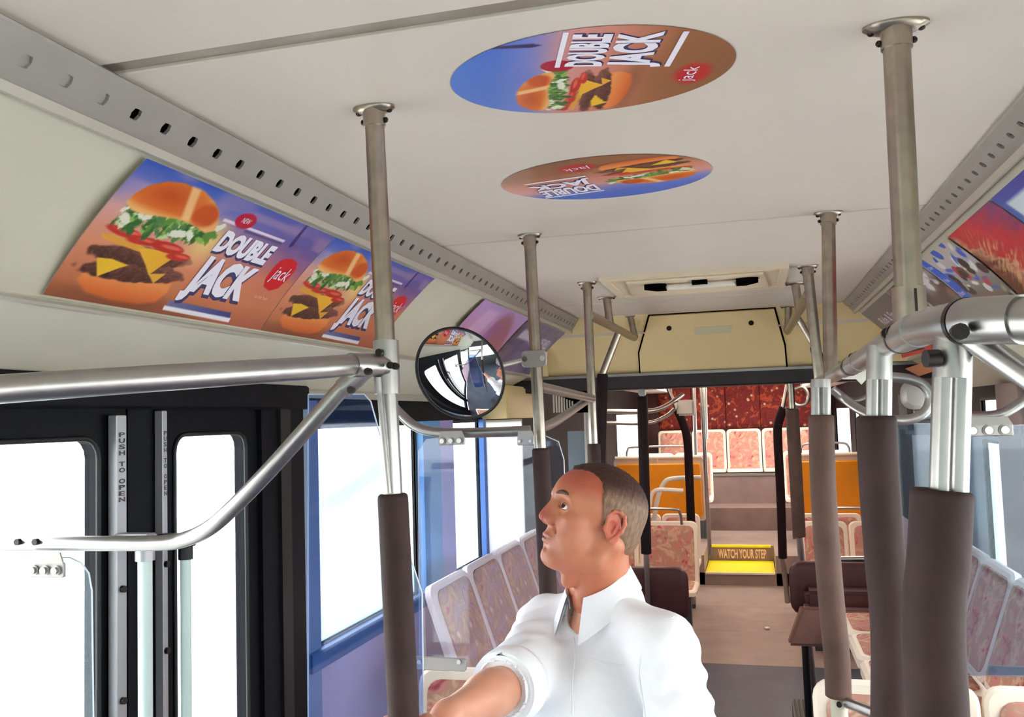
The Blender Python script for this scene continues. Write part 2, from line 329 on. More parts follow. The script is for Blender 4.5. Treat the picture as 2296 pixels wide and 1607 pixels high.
obj('pillar_cover', box(B(), XR-.03, XR, 3.80, 4.12, .95, 1.80), mat('brown_pillar', (150, 128, 124), .5), wr)
obj('sill_rail', box(B(), XL, XL+.03, 2.62, 4.8, .925, .985), M['sill'], wl)
obj('sill_rail', box(B(), XR-.03, XR, 1.9, 5.2, .84, .90), M['sill'], wr)
# windows
def window(i, side, X, y0, y1, z0, z1, fr=.012):
    t = thing('window_%d' % i, (X, (y0+y1)/2, z0), 'side window full of white daylight', 'window', kind='structure')
    x0, x1 = sorted((X-side*.003, X+side*.018)); bm = B()
    box(bm, x0, x1, y0-fr, y0, z0-fr, z1+fr); box(bm, x0, x1, y1, y1+fr, z0-fr, z1+fr); box(bm, x0, x1, y0, y1, z1, z1+fr); box(bm, x0, x1, y0, y1, z0-fr, z0)
    obj('window_frame', bm, M['black2'], t); x = X+side*.010
    obj('pane', box(B(), x-.003, x+.003, y0, y1, z0, z1), M['glass'], t)
k = 1
for wv in LW:
    if wv[2] > .5: window(k, -1, XL, *wv); k += 1
for wv in RW: window(k, 1, XR, *wv); k += 1
# front end with windscreen (behind the camera) and rear wall
fw = thing('wall_front', (-.2, Y0, 0), 'front end of the bus around the windscreen', 'wall', kind='structure')
bm = B(); box(bm, XL-.05, XR+.05, Y0-.05, Y0, -.3, .95); box(bm, XL-.05, XR+.05, Y0-.05, Y0, 1.85, 2.4); box(bm, XL-.05, XL+.05, Y0-.05, Y0, .95, 1.85); box(bm, XR-.05, XR+.05, Y0-.05, Y0, .95, 1.85)
obj('dash_panel', bm, M['dgrey'], fw)
window_n = k
t = thing('window_%d' % k, (-.2, Y0, .75), 'windscreen at the front of the bus', 'window', kind='structure')
obj('pane', box(B(), XL+.05, XR-.05, Y0-.03, Y0-.024, .95, 1.85), M['tint'], t)
rw_ = thing('wall_rear', (-.2, YE, 0), 'rear wall padded with dark red patterned fabric', 'wall', kind='structure')
obj('rear_panel', box(B(), XL-.05, XR+.05, YE, YE+.05, -.3, 2.3), M['maroon'], rw_)
for i in range(5):
    x0 = -1.244+i*.452
    obj('fabric_pad', rslab(B(), (x0+.226, YE, 1.82), (1, 0, 0), (0, 0, 1), .445, .66, .03, .03, .01), M['fabr'], rw_, smooth=40)
# roof shell so no light leaks
rf = obj('roof', box(B(), XL-.05, XR+.05, Y0-.05, YE+.05, 2.33, 2.42), M['dgrey'], None, label='outer roof shell of the bus above the ceiling', kind='structure', cat='roof')
# floor with steps
fl = thing('floor', (-.2, 3, 0), 'bus floor, slate grey in front and taupe towards the back steps', 'floor', kind='structure')
obj('front_floor', box(B(), XL, XR, Y0, 6.35, -.05, 0), M['floord'], fl)
y = 6.352
for yy in (7.3, 8.2, 9.2):
    obj('floor_sheet', box(B(), XL, XR, y, yy-.003, -.05, -.0005), M['floor'], fl); y = yy
obj('step_riser', box(B(), XL, XR, 9.2, 9.5, -.05, .119), M['floor'], fl)
obj('yellow_tread', box(B(), -.52, .15, 9.2, 9.95, .10, .122), M['yellow'], fl, label='bright yellow step tread')
obj('step_nosing', box(B(), -.52, .15, 9.185, 9.2, .105, .124), M['white'], fl)
obj('step_body', box(B(), XL, XR, 9.95, 11.2, -.05, .28), M['floor'], fl)
for a, b2 in ((XL, -.53), (.16, XR)): obj('step_cheek', box(B(), a, b2, 9.2, 9.96, 0, .29), M['floor'], fl)
obj('step_sign', box(B(), -.50, .13, 9.94, 9.951, .125, .262), M['riser'], fl, label='brown step riser printed with a warning')
obj('yellow_nosing', box(B(), -.50, .13, 9.935, 9.99, .262, .284), M['yellow'], fl)
sg = [o for o in COL.objects if o.name == 'step_sign'][0]
lettering('WATCH YOUR STEP', lambda u, v: Vector((-.42+.50*u, 9.938, .145+.10*v)), mat('cream_print', (235, 195, 170), .5), sg, bold=.03)
obj('rear_platform', box(B(), XL, XR, 11.2, YE, -.05, .55), M['riser'], fl)
obj('bench_box', box(B(), XL, XR, 11.75, YE, .55, .93), M['riser'], fl)
obj('bench_edge', box(B(), XL, XR, 11.73, 11.76, .90, .935), M['chrome'], fl)
for s, x0, x1 in ((-1, XL, -.75), (1, .40, XR)):    # wheel housings / plinths beside the aisle, under the seats
    obj('wheel_housing', bevel(box(B(), x0, x1, 3.0, 4.8, 0, .38), .03), M['riser'], fl, smooth=40)
gr = obj('ground', box(B(), -40, 40, -40, 50, -.45, -.35), M['ground'], None, label='pale concrete yard outside the bus', kind='structure', cat='ground')

# bulkhead
bk = thing('wall_back', (-.2, 4.9, 1.94), 'cream bulkhead panel where the low ceiling of the rear section begins', 'wall', kind='structure')
bt, bb = Vector((0, 4.80, 2.262)), Vector((0, 5.02, 1.945))
bd = (bb-bt); bn = Vector((0, -bd.z, bd.y)).normalized(); bn = -bn if bn.y > 0 else bn
def BK(x, s, d=0): return Vector((x, 0, 0))+bt+bd*s+bn*d
bm = B(); prism(bm, [BK(-1.10, 0), BK(.70, 0), BK(1.03, .75), BK(1.03, 1), BK(-1.43, 1), BK(-1.43, .75)], -bn*.02); obj('bulkhead_panel', bm, M['bulk'], bk)
hp = [(-.507, .0+.03), (.138, .03), (.185, .62), (.192, .985), (-.592, .985), (-.585, .62)]
bm = B(); prism(bm, [BK(x, s, .004) for x, s in [(-.515, .018), (.146, .018), (.194, .62), (.201, .999), (-.601, .999), (-.594, .62)]], -bn*.006); obj('hatch_gap', bm, M['dark'], bk)
bm = B(); prism(bm, [BK(x, s, .014) for x, s in hp], -bn*.012); obj('hatch_cover', bm, M['bulk'], bk)
for px, py in ((1500, 732), (1684, 720)):
    p = aY(px, py, 4.84); s = (2.262-p.z)/(2.262-1.945); obj('hatch_lock', disc(B(), BK(p.x, s, .013), bn, .014, .006), M['bolt'], bk)
obj('hatch_label', rslab(B(), BK(-.18, .30, .0145), (1, 0, 0), -bd.normalized(), .19, .045, .003, .0015), mat('faded_label', (205, 196, 165), .6), bk)
obj('bulkhead_beam', bevel(box(B(), XL, XR, 4.99, 5.2, 1.862, 1.945), .008, 1), mat('beam_dark', (40, 34, 38), .5), bk)
obj('bulkhead_trim', box(B(), XL, XR, 4.982, 4.992, 1.936, 1.950), M['chrome'], bk)
bm = B(); box(bm, XL, -1.1, 4.88, 4.9, 1.95, 2.3); box(bm, .66, XR, 4.88, 4.9, 1.95, 2.3); box(bm, XL, XR, 5.2, 5.22, 1.9, 2.3); obj('bulkhead_side', bm, M['bulk'], bk)

# unseen fill lamps added behind the bulkhead to brighten the rear section
for i, yy in enumerate((6.2, 8.6, 11.0)):
    for s, x in ((-1, -.95), (1, .55)):
        obj('fill_lamp', rslab(B(), (x, yy, 2.15), (1, 0, 0), (0, -1, 0), .14, 1.5, .03, .03), M['lamp'], None, label='flat unseen fill light added behind the bulkhead, %s one on the %s' % (('nearest', 'middle', 'rearmost')[i], ('left' if s < 0 else 'right')), cat='lamp', group='fill lights added behind the bulkhead')

# roof escape hatch
rh = thing('roof_hatch', (-.195, 3.7, ZC), 'square cream roof hatch with a white handle bar between black brackets', 'hatch')
x0, x1, y0_, y1_ = -.553, .160, 3.42, 3.985
bm = B()
for a in ((x0, x1, y0_, y0_+.03), (x0, x1, y1_-.03, y1_), (x0, x0+.03, y0_+.03, y1_-.03), (x1-.03, x1, y0_+.03, y1_-.03)): box(bm, *a, ZC-.014, ZC)
obj('hatch_rim', bm, M['hatch'], rh)
obj('hatch_pan', box(B(), x0+.03, x1-.03, y0_+.03, y1_-.03, ZC-.006, ZC-.001), M['hatch'], rh)
bm = B(); prism(bm, [(x0+.09, y0_+.10, ZC-.006), (x1-.09, y0_+.10, ZC-.006), (x1-.06, y1_-.06, ZC-.006), (x0+.06, y1_-.06, ZC-.006)], (0, 0, -.010)); obj('raised_panel', bevel(bm, .003, 1), M['hatch'], rh)
obj('handle_bar', bevel(box(B(), -.31, -.035, 3.60, 3.632, ZC-.040, ZC-.022), .004), M['white'], rh, label='white handle bar')
for s, x in ((-1, -.31), (1, -.035)):
    bm = B(); prism(bm, [(x, 3.585, ZC-.018), (x, 3.645, ZC-.018), (x+s*.04, 3.645, ZC-.018), (x+s*.085, 3.58, ZC-.018), (x+s*.04, 3.575, ZC-.018)], (0, 0, -.022)); obj('handle_bracket', bm, M['dark'], rh)
obj('latch', box(B(), -.205, -.145, 3.555, 3.60, ZC-.03, ZC-.016), M['dark'], rh)
for x in (-.39, .05): obj('screw', disc(B(), (x, 3.62, ZC-.016), (0, 0, -1), .005, .003, 8), M['bolt'], rh)

# ------------------------------------------------------------------ posters
def soft(d, s=.0012): return np.clip(.5-d/(2*s), 0, 1)
def poly_d(x, y, pts):
    """signed distance to polygon"""
    d = np.full(x.shape, 1e9); s = np.ones(x.shape); n = len(pts)
    for i in range(n):
        ax, ay = pts[i]; bx, by = pts[i-1]; ex, ey = bx-ax, by-ay; wx, wy = x-ax, y-ay
        t = np.clip((wx*ex+wy*ey)/(ex*ex+ey*ey+1e-12), 0, 1); dd = (wx-ex*t)**2+(wy-ey*t)**2; d = np.minimum(d, dd)
        c1 = y >= ay; c2 = y < by; c3 = ex*wy > ey*wx
        flip = (c1 & c2 & c3) | (~c1 & ~c2 & ~c3); s = np.where(flip, -s, s)
    return s*np.sqrt(d)
def ell_d(x, y, cx, cy, rx, ry, rot=0):
    c, s = math.cos(rot), math.sin(rot); X = (x-cx)*c+(y-cy)*s; Y = -(x-cx)*s+(y-cy)*c
    return (np.sqrt((X/rx)**2+(Y/ry)**2)-1)*min(rx, ry)
def vnoise(x, y, sc, seed=0):
    rs = np.random.RandomState(seed); g = rs.rand(64, 64); X = x*sc+7.3; Y = y*sc+3.1
    xi = np.floor(X).astype(int); yi = np.floor(Y).astype(int); fx = X-xi; fy = Y-yi; fx = fx*fx*(3-2*fx); fy = fy*fy*(3-2*fy)
    a = g[xi % 64, yi % 64]; b2 = g[(xi+1) % 64, yi % 64]; c = g[xi % 64, (yi+1) % 64]; d = g[(xi+1) % 64, (yi+1) % 64]
    return (a*(1-fx)+b2*fx)*(1-fy)+(c*(1-fx)+d*fx)*fy
def paint(img, mask, c): 
    c = np.array(c, float); img[:] = img*(1-mask[..., None])+(c if c.ndim == 1 else c)*mask[..., None]
def grad(x, stops):
    xs = [s[0] for s in stops]; return np.stack([np.interp(x, xs, [s[1][i] for s in stops]) for i in range(3)], -1)
H = .31
def burger(img, x, y, wob=1):
    def P(pts): return [(a, b2*H) for a, b2 in pts]
    paint(img, soft(ell_d(x, y, .19, .045*H+.004, .16, .018), .012)*.45, (110, 60, 44))
    m = soft(poly_d(x, y, P([(.052, .13), (.062, .25), (.18, .22), (.295, .26), (.302, .17), (.285, .08), (.24, .04), (.16, .035), (.09, .06)])), .004)
    paint(img, m, grad(y/H, [(0, (188, 88, 44)), (.10, (226, 118, 58)), (.2, (240, 150, 84)), (.3, (220, 120, 60))]))
    def patty(cx, cy, rx, ry, seed):
        n = .5*vnoise(x, y*1.6, 150, seed)+.5*vnoise(x, y, 420, seed+9); d = ell_d(x, y, cx, cy*H, rx, ry*H, .09)+(vnoise(x, y, 70, seed)-.5)*.006
        c = grad(n+(y/H-cy)*4, [(0, (66, 36, 32)), (.5, (104, 62, 52)), (1, (140, 90, 78))]); paint(img, soft(d, .0015), c)
    patty(.178, .262, .140, .075, 3)
    patty(.168, .375, .138, .070, 4)
    for pts, c in (([(.036, .455), (.06, .475), (.16, .445), (.27, .455), (.262, .42), (.145, .405), (.05, .43)], (226, 160, 60)),
                   ([(.064, .300), (.10, .315), (.150, .297), (.13, .26), (.093, .178)], (240, 190, 48)), ([(.143, .428), (.20, .45), (.253, .430), (.235, .35), (.218, .262), (.19, .33)], (238, 178, 52)), ([(.215, .27), (.262, .30), (.245, .21)], (232, 170, 60))):
        d = poly_d(x, y, P(pts)); paint(img, soft(d), c); paint(img, soft(np.abs(d+.002), .0015)*.3, (250, 220, 120))
    for cx, cy, rx, ry, r in ((.085, .51, .05, .035, -.05), (.15, .485, .05, .03, .1), (.215, .485, .05, .04, 0), (.262, .44, .035, .03, .1)):
        d = ell_d(x, y, cx, cy*H, rx, ry*H, r); paint(img, soft(d), (196, 52, 42)); paint(img, soft(ell_d(x, y, cx+.01, cy*H+.002, rx*.6, ry*H*.35)), (226, 104, 88))
    rs = np.random.RandomState(5)
    for i in range(95):
        cx = .04+.265*rs.rand(); base = .60+.06*(cx-.04)/.26; cy = base+(rs.rand()-.5)*.14; r = .006+.011*rs.rand()
        c = [(94, 140, 58), (140, 182, 84), (56, 104, 48), (196, 214, 150), (84, 128, 72), (230, 226, 206)][rs.randint(6)]
        d = ell_d(x, y, cx, cy*H, r*1.5, r*.6, rs.rand()*3)+(vnoise(x, y, 260, i)-.5)*.004; paint(img, soft(d), c)
    # crown
    pts = P([(.036, .70), (.040, .77), (.055, .85), (.085, .915), (.125, .945), (.162, .940), (.185, .945), (.235, .90), (.272, .84), (.292, .77), (.302, .70), (.28, .665), (.24, .69), (.19, .70), (.14, .68), (.09, .655), (.06, .66)])
    d = poly_d(x, y, pts); sh = np.clip(1-np.hypot((x-.12)/.13, (y/H-.83)/.17), 0, 1)
    c = grad(sh, [(0, (236, 166, 96)), (.25, (226, 118, 44)), (1, (196, 76, 22))]); paint(img, soft(d, .002), c)
    sh = np.clip(1-np.hypot((x-.245)/.045, (y/H-.78)/.12), 0, 1); m = soft(d, .002)*(x > .19+(.86-y/H)*.08); paint(img, m*np.clip(sh*3, 0, 1), (204, 84, 30))
    paint(img, soft(poly_d(x, y, P([(.150, .945), (.176, .945), (.215, .71), (.192, .70)])), .004)*.85, (246, 200, 142))
    paint(img, soft(d, .002)*np.clip(1-(y/H-.66)*14, 0, 1)*.7, (246, 196, 126))
def sky(x, y, X0=0, XW=.715):
    v = y/H+.05*(vnoise(x, y, 9, 1)-.5); u = (x-X0)/XW
    left = grad(v, [(0, (150, 86, 56)), (.12, (196, 116, 76)), (.4, (222, 142, 108)), (.66, (214, 158, 148)), (.84, (120, 120, 188)), (1, (54, 88, 182))])
    right = grad(v, [(0, (168, 92, 68)), (.2, (208, 126, 88)), (.45, (206, 122, 96)), (.62, (150, 92, 128)), (.8, (100, 84, 150)), (1, (96, 92, 172))])
    u = np.clip((u-.35)/.5, 0, 1)[..., None]; img = left*(1-u)+right*u
    cl = np.clip((vnoise(x, y*3, 14, 8)-.55)*3, 0, 1)*np.clip((v-.5)*3, 0, 1)*.35; paint(img, cl, (226, 170, 176))
    g = np.clip(1-np.hypot((x-.31)/.07, (y/H-.6)/.25), 0, 1); paint(img, g*.8, (250, 226, 130)); return img
def ad_img(x, y):
    img = sky(x, y); burger(img, x, y)
    paint(img, soft(poly_d(x, y, [(.565, .995*H), (.575, 1.0*H), (.589, .80*H), (.582, .765*H), (.574, .79*H)]), .0015), (58, 36, 110))
    paint(img, soft(poly_d(x, y, [(.300, .815*H), (.545, .815*H), (.545, .79*H), (.300, .79*H)]), .0012), (236, 214, 232))
    paint(img, soft(poly_d(x, y, [(.385, .79*H), (.545, .79*H), (.540, .765*H), (.39, .765*H)]), .003)*.7, (70, 60, 110))
    paint(img, soft(ell_d(x, y, .366, .85*H, .034, .068*H), .0012), (190, 26, 60))
    paint(img, soft(poly_d(x, y, [(.322, .115*H), (.555, .105*H), (.562, .055*H), (.325, .062*H)]), .002), grad((x-.32)/.25, [(0, (120, 120, 160)), (1, (56, 62, 130))]))
    paint(img, soft(poly_d(x, y, [(.318, .068*H), (.566, .060*H), (.568, .022*H), (.320, .034*H)]), .0012), (238, 232, 240))
    paint(img, soft(poly_d(x, y, [(.592, .64*H), (.587, .56*H), (.590, .46*H), (.606, .385*H), (.640, .36*H), (.668, .40*H), (.678, .50*H), (.680, .60*H), (.664, .665*H), (.632, .685*H), (.606, .67*H)]), .0015), (212, 24, 38))
    return img
def color_mesh(name, fn_pos, fn_img, nu, nv, parent, mask=None, label=None, m=None):
    u, v = np.meshgrid(np.linspace(0, 1, nu), np.linspace(0, 1, nv), indexing='ij')
    P = fn_pos(u, v); img = fn_img(u, v)/255.; img = np.clip(img, 0, 1); L = np.where(img <= .04045, img/12.92, ((img+.055)/1.055)**2.4)
    idx = np.arange(nu*nv).reshape(nu, nv); q = np.stack([idx[:-1, :-1], idx[1:, :-1], idx[1:, 1:], idx[:-1, 1:]], -1).reshape(-1, 4)
    off = np.array(wloc(parent)) if parent else 0
    return np_mesh(name, P.reshape(-1, 3)-off, q, parent, m or M['ad'], L.reshape(-1, 3), label)
def np_mesh(name, V, Q, parent, m, col=None, label=None, smooth=True):
    me = bpy.data.meshes.new(name); nq = len(Q); me.vertices.add(len(V)); me.vertices.foreach_set('co', np.asarray(V, np.float32).ravel())
    me.loops.add(nq*4); me.loops.foreach_set('vertex_index', np.asarray(Q, np.int32).ravel()); me.polygons.add(nq)
    me.polygons.foreach_set('loop_start', np.arange(0, nq*4, 4, dtype=np.int32)); me.polygons.foreach_set('loop_total', np.full(nq, 4, np.int32))
    me.polygons.foreach_set('use_smooth', np.full(nq, smooth)); me.update(calc_edges=True); me.validate()
    if col is not None:
        a = me.color_attributes.new('Col', 'FLOAT_COLOR', 'POINT'); a.data.foreach_set('color', np.concatenate([col, np.ones((len(col), 1))], 1).astype(np.float32).ravel())
    me.materials.append(m); o = bpy.data.objects.new(name, me); COL.objects.link(o)
    if parent: o.parent = parent
    return props(o, label=label)
def card(side, y0, y1, fn, label, nu=240, nv=110, group=None, v0=0., v1=1.):
    """a printed card curved into the cove between the duct rail and the molding"""
    A, Bq = (np.array([-.975, 0, 2.182]), np.array([-1.188, 0, 1.962])) if side < 0 else (np.array([.560, 0, 2.194]), np.array([.768, 0, 1.967]))
    up = A-Bq; nrm = np.array([1., 0, -1.])/math.sqrt(2) if side < 0 else np.array([-1., 0, -1.])/math.sqrt(2)
    def S(Y, s, d=0.):
        Y = np.asarray(Y, float); s = np.asarray(s, float); sag = .010*4*s*(1-s)
        return np.stack([Y*0+Bq[0]+up[0]*s, Y, Y*0+Bq[2]+up[2]*s], -1)-nrm*(sag-.0005-d)[..., None]
    t = thing('advert_card', S(np.array(y0), np.array(0.)), label, 'poster', group)
    color_mesh('printed_sheet', lambda u, v: S(y0+(y1-y0)*u if side < 0 else y1-(y1-y0)*u, v0+(v1-v0)*v), fn, nu, nv, t)
    bk_ = B(); pts = [S(np.array(y0), np.array(s), -.0015) for s in np.linspace(0, 1, 9)]
    r0 = [bk_.verts.new(p) for p in pts]; r1 = [bk_.verts.new(Vector(p)+Vector((0, y1-y0, 0))) for p in pts]
    for i in range(8): bk_.faces.new((r0[i], r0[i+1], r1[i+1], r1[i]))
    obj('card_back', bk_, M['white'], t); return t, S
def burger_text(t, fn):
    """fn maps poster metres (x, y) and lift to a point"""
    def word(s, x0, x1, y0, y1, m, bold, sk=0., flare=0., d=.001, top=0., dx=0., dy=0.):
        lettering(s, lambda u, v: Vector(fn(x0+(x1-x0)*(u+(u-.5)*flare*(1-v))+sk*v+dx, (y0+(y1-y0)*v+top*(u-.5)*v)*H+dy, d)), m, t, bold=bold)
    word('DOUBLE', .338, .540, .545, .745, M['navy'], .10, d=.0008, dx=.003, dy=-.004)
    word('DOUBLE', .338, .540, .555, .745, M['wht'], .06, d=.0014)
    word('JACK', .338, .548, .115, .515, M['navy'], .095, flare=.06, d=.0008, dx=.004, dy=-.005)
    word('JACK', .338, .548, .125, .520, M['wht'], .06, flare=.06, d=.0014)
    word('jack', .602, .668, .43, .60, M['wht'], .0, sk=.006, d=.0014)
    word('in the box', .600, .655, .275, .305, mat_peach, .0, d=.0014)
    word('NEW', .352, .380, .83, .875, M['wht'], .0, d=.0014)
mat_peach = mat('peach_print', (240, 190, 170), .5)
for y0_, lab in ((1.277, 'large burger advert card, nearest on the left cove, left of the first pole'), (1.992, 'second burger advert card on the left cove, partly behind the first pole')):
    t, S = card(-1, y0_, y0_+.712, lambda u, v: ad_img(u*.715, v*H), lab, 340 if y0_ < 1.5 else 260, 150)
    burger_text(t, lambda x, y, d, S=S, y0_=y0_: S(np.array(y0_+x*.712/.715), np.array(y/H), np.array(d)))
# far left purple cards
def purple(u, v):
    img = grad(v+.1*(vnoise(u, v, 5, 2)-.5), [(0, (150, 96, 130)), (.5, (196, 140, 190)), (1, (188, 150, 214))])
    paint(img, soft(poly_d(u, v, [(.12, .1), (.2, .9), (.42, .9), (.36, .12)]), .02)*.6, (226, 190, 228)); paint(img, soft(ell_d(u, v, .75, .45, .2, .5, .3), .03)*.7, (150, 84, 96))
    paint(img, soft(poly_d(u, v, [(.45, .3), (.5, .75), (.68, .7), (.62, .25)]), .02)*.6, (150, 92, 170)); return img
def greyviolet(u, v):
    img = grad(u, [(0, (96, 80, 108)), (.4, (126, 112, 150)), (1, (104, 96, 140))]); img = img+(vnoise(u, v, 14, 5)[..., None]-.5)*30
    paint(img, soft(poly_d(u, v, [(.1, .62), (.12, .80), (.45, .78), (.44, .60)]), .02), (206, 200, 220)); paint(img, soft(poly_d(u, v, [(.58, .3), (.6, .75), (.95, .72), (.94, .28)]), .02)*.5, (180, 176, 206)); return img
t, S = card(-1, 3.27, 3.98, purple, 'washed-out purple advert card left of the second pole', 60, 40)
t, S = card(-1, 4.0, 4.80, greyviolet, 'grey-violet advert card at the far end of the left cove', 60, 40)
lettering('LIVE WELL', lambda u, v: Vector(S(np.array(4.5+.22*u), np.array(.55+.2*v), np.array(.001))), M['wht'], t, bold=.03)
# right cards (u runs from the far end towards the camera, as the eye reads them)
def r_red(u, v):
    n = vnoise(u, v*3, 10, 11); img = grad(v*.6+u*.7+.2*(n-.5), [(0, (86, 44, 36)), (.35, (96, 46, 38)), (.5, (200, 150, 120)), (.62, (196, 40, 52)), (.9, (206, 44, 66)), (1.3, (120, 70, 130))])
    st = np.clip((vnoise(u*1.5+v*2, v*14-u*9, 5, 12)-.5)*4, 0, 1)*soft(poly_d(u, v, [(.2, -.1), (.75, -.1), (.62, .55), (.3, .95), (.12, .7)]), .1); paint(img, st*.8, (220, 168, 124)); return img
def r_white(u, v):
    img = grad(u+.1*(vnoise(u, v, 6, 3)-.5), [(0, (90, 92, 170)), (.2, (70, 150, 190)), (.35, (200, 216, 226)), (1, (206, 216, 226))])
    img[:] = grad(v+u*.3, [(0, (110, 170, 180)), (.6, (60, 120, 190)), (1.1, (70, 70, 160))]); paint(img, soft(poly_d(u, v, [(.05, .12), (.05, .90), (1.1, .90), (1.1, .12)]), .01), (212, 222, 232)); return img
def r_mix(u, v):
    rs = np.random.RandomState(9); img = grad(v, [(0, (96, 86, 76)), (.4, (120, 116, 110)), (.7, (176, 176, 190)), (1, (196, 180, 168))])*np.ones_like(u)[..., None]
    for i in range(70):
        c = [(60, 100, 190), (30, 90, 200), (216, 216, 214), (190, 60, 90), (40, 40, 46), (150, 160, 140), (230, 230, 226), (110, 70, 60)][rs.randint(8)]
        cx, cy = rs.rand(), rs.rand(); a = rs.rand()*3; paint(img, soft(ell_d(u, v, cx, cy, .03+.06*rs.rand(), .02+.05*rs.rand(), a), .008), c)
    paint(img, soft(poly_d(u, v, [(.02, 0), (.02, 1), (.17, 1), (.22, .6), (.2, 0)]), .01), (24, 96, 206)); paint(img, soft(poly_d(u, v, [(0, 0), (0, 1), (.02, 1), (.02, 0)]), .01), (206, 190, 220)); return img
def r_grey(u, v):
    img = grad(vnoise(u, v, 7, 21), [(0, (54, 42, 42)), (.5, (104, 92, 94)), (1, (170, 166, 168))]); rs = np.random.RandomState(4)
    for i in range(50):
        cx, cy = rs.rand(), rs.rand(); paint(img, soft(ell_d(u, v, cx, cy, .015+.04*rs.rand(), .02+.09*rs.rand(), rs.rand()*3), .008), [(220, 220, 222), (36, 30, 32), (140, 100, 96), (186, 186, 196)][rs.randint(4)])
    return img
def r_far(u, v): return grad(v+.1*vnoise(u, v, 5, 6), [(0, (128, 118, 122)), (1, (112, 104, 110))])
t, S = card(1, 1.52, 2.26, r_white, 'white and blue advert card with small grey lettering, nearest on the right cove', 70, 60)
for j, (s, v0) in enumerate((('In Women over 40', .62), ('ask about screening', .46), ('Free check', .30))):
    lettering(s, lambda u, v, v0=v0, s=s: Vector(S(np.array(2.15-.022*len(s)*u), np.array(v0+.10*v), np.array(.001))), M['txt'], t, bold=.01)
card(1, 2.27, 2.72, r_red, 'red and brown advert card with tan streaks, high at the right edge', 150, 110)
t, S = card(1, 2.74, 3.19, r_mix, 'busy collage advert card with a bright blue band, right cove', 150, 110)
for j in range(4): lettering(('Day', 'Week', 'Month', 'Year')[j], lambda u, v, j=j: Vector(S(np.array(3.165-.05*u), np.array(.84-.2*j+.06*v), np.array(.001))), M['wht'], t)
card(1, 3.20, 3.92, r_grey, 'dark grey collage advert card behind the nearest right pole', 120, 70)
t, S = card(1, 3.93, 4.78, r_far, 'dull grey advert card at the far end of the right cove', 40, 30)
lettering('Ride & Save', lambda u, v: Vector(S(np.array(4.6-.45*u), np.array(.62+.16*v), np.array(.001))), M['wht'], t, bold=.02)
# lower right red L sticker, orange placard on the lower cove
def low_r(px, py, d=.004):
    A, Bq = np.array([.776, 0, 1.960]), np.array([1.0, 0, 1.82]); n = np.cross(Bq-A, [0, 1, 0]); n /= np.linalg.norm(n); dd = ray(px, py); tt = ((A-_C) @ n)/(dd @ n); p = _C+dd*tt
    if n[2] > 0: n = -n
    return Vector(p+n*d)
bm = B(); prism(bm, [low_r(*p, .030) for p in ((2024, 770), (2030, 790), (2100, 770), (2094, 752), (2078, 757), (2082, 768), (2046, 777), (2042, 764))], (0, 0, -.001))
obj('arrow_sticker', bm, M['red'], None, label='red angular arrow sticker on the right cove below the grey advert cards', cat='sticker')
bm = B(); prism(bm, [low_r(*p, .034) for p in ((2003, 826), (2100, 790), (2104, 816), (2060, 832), (2008, 834))], (0, 0, -.003))
obj('orange_placard', bm, mat('orange_placard', (214, 140, 96), .5), None, label='orange placard under the right cove, behind the metal hoop', cat='placard')
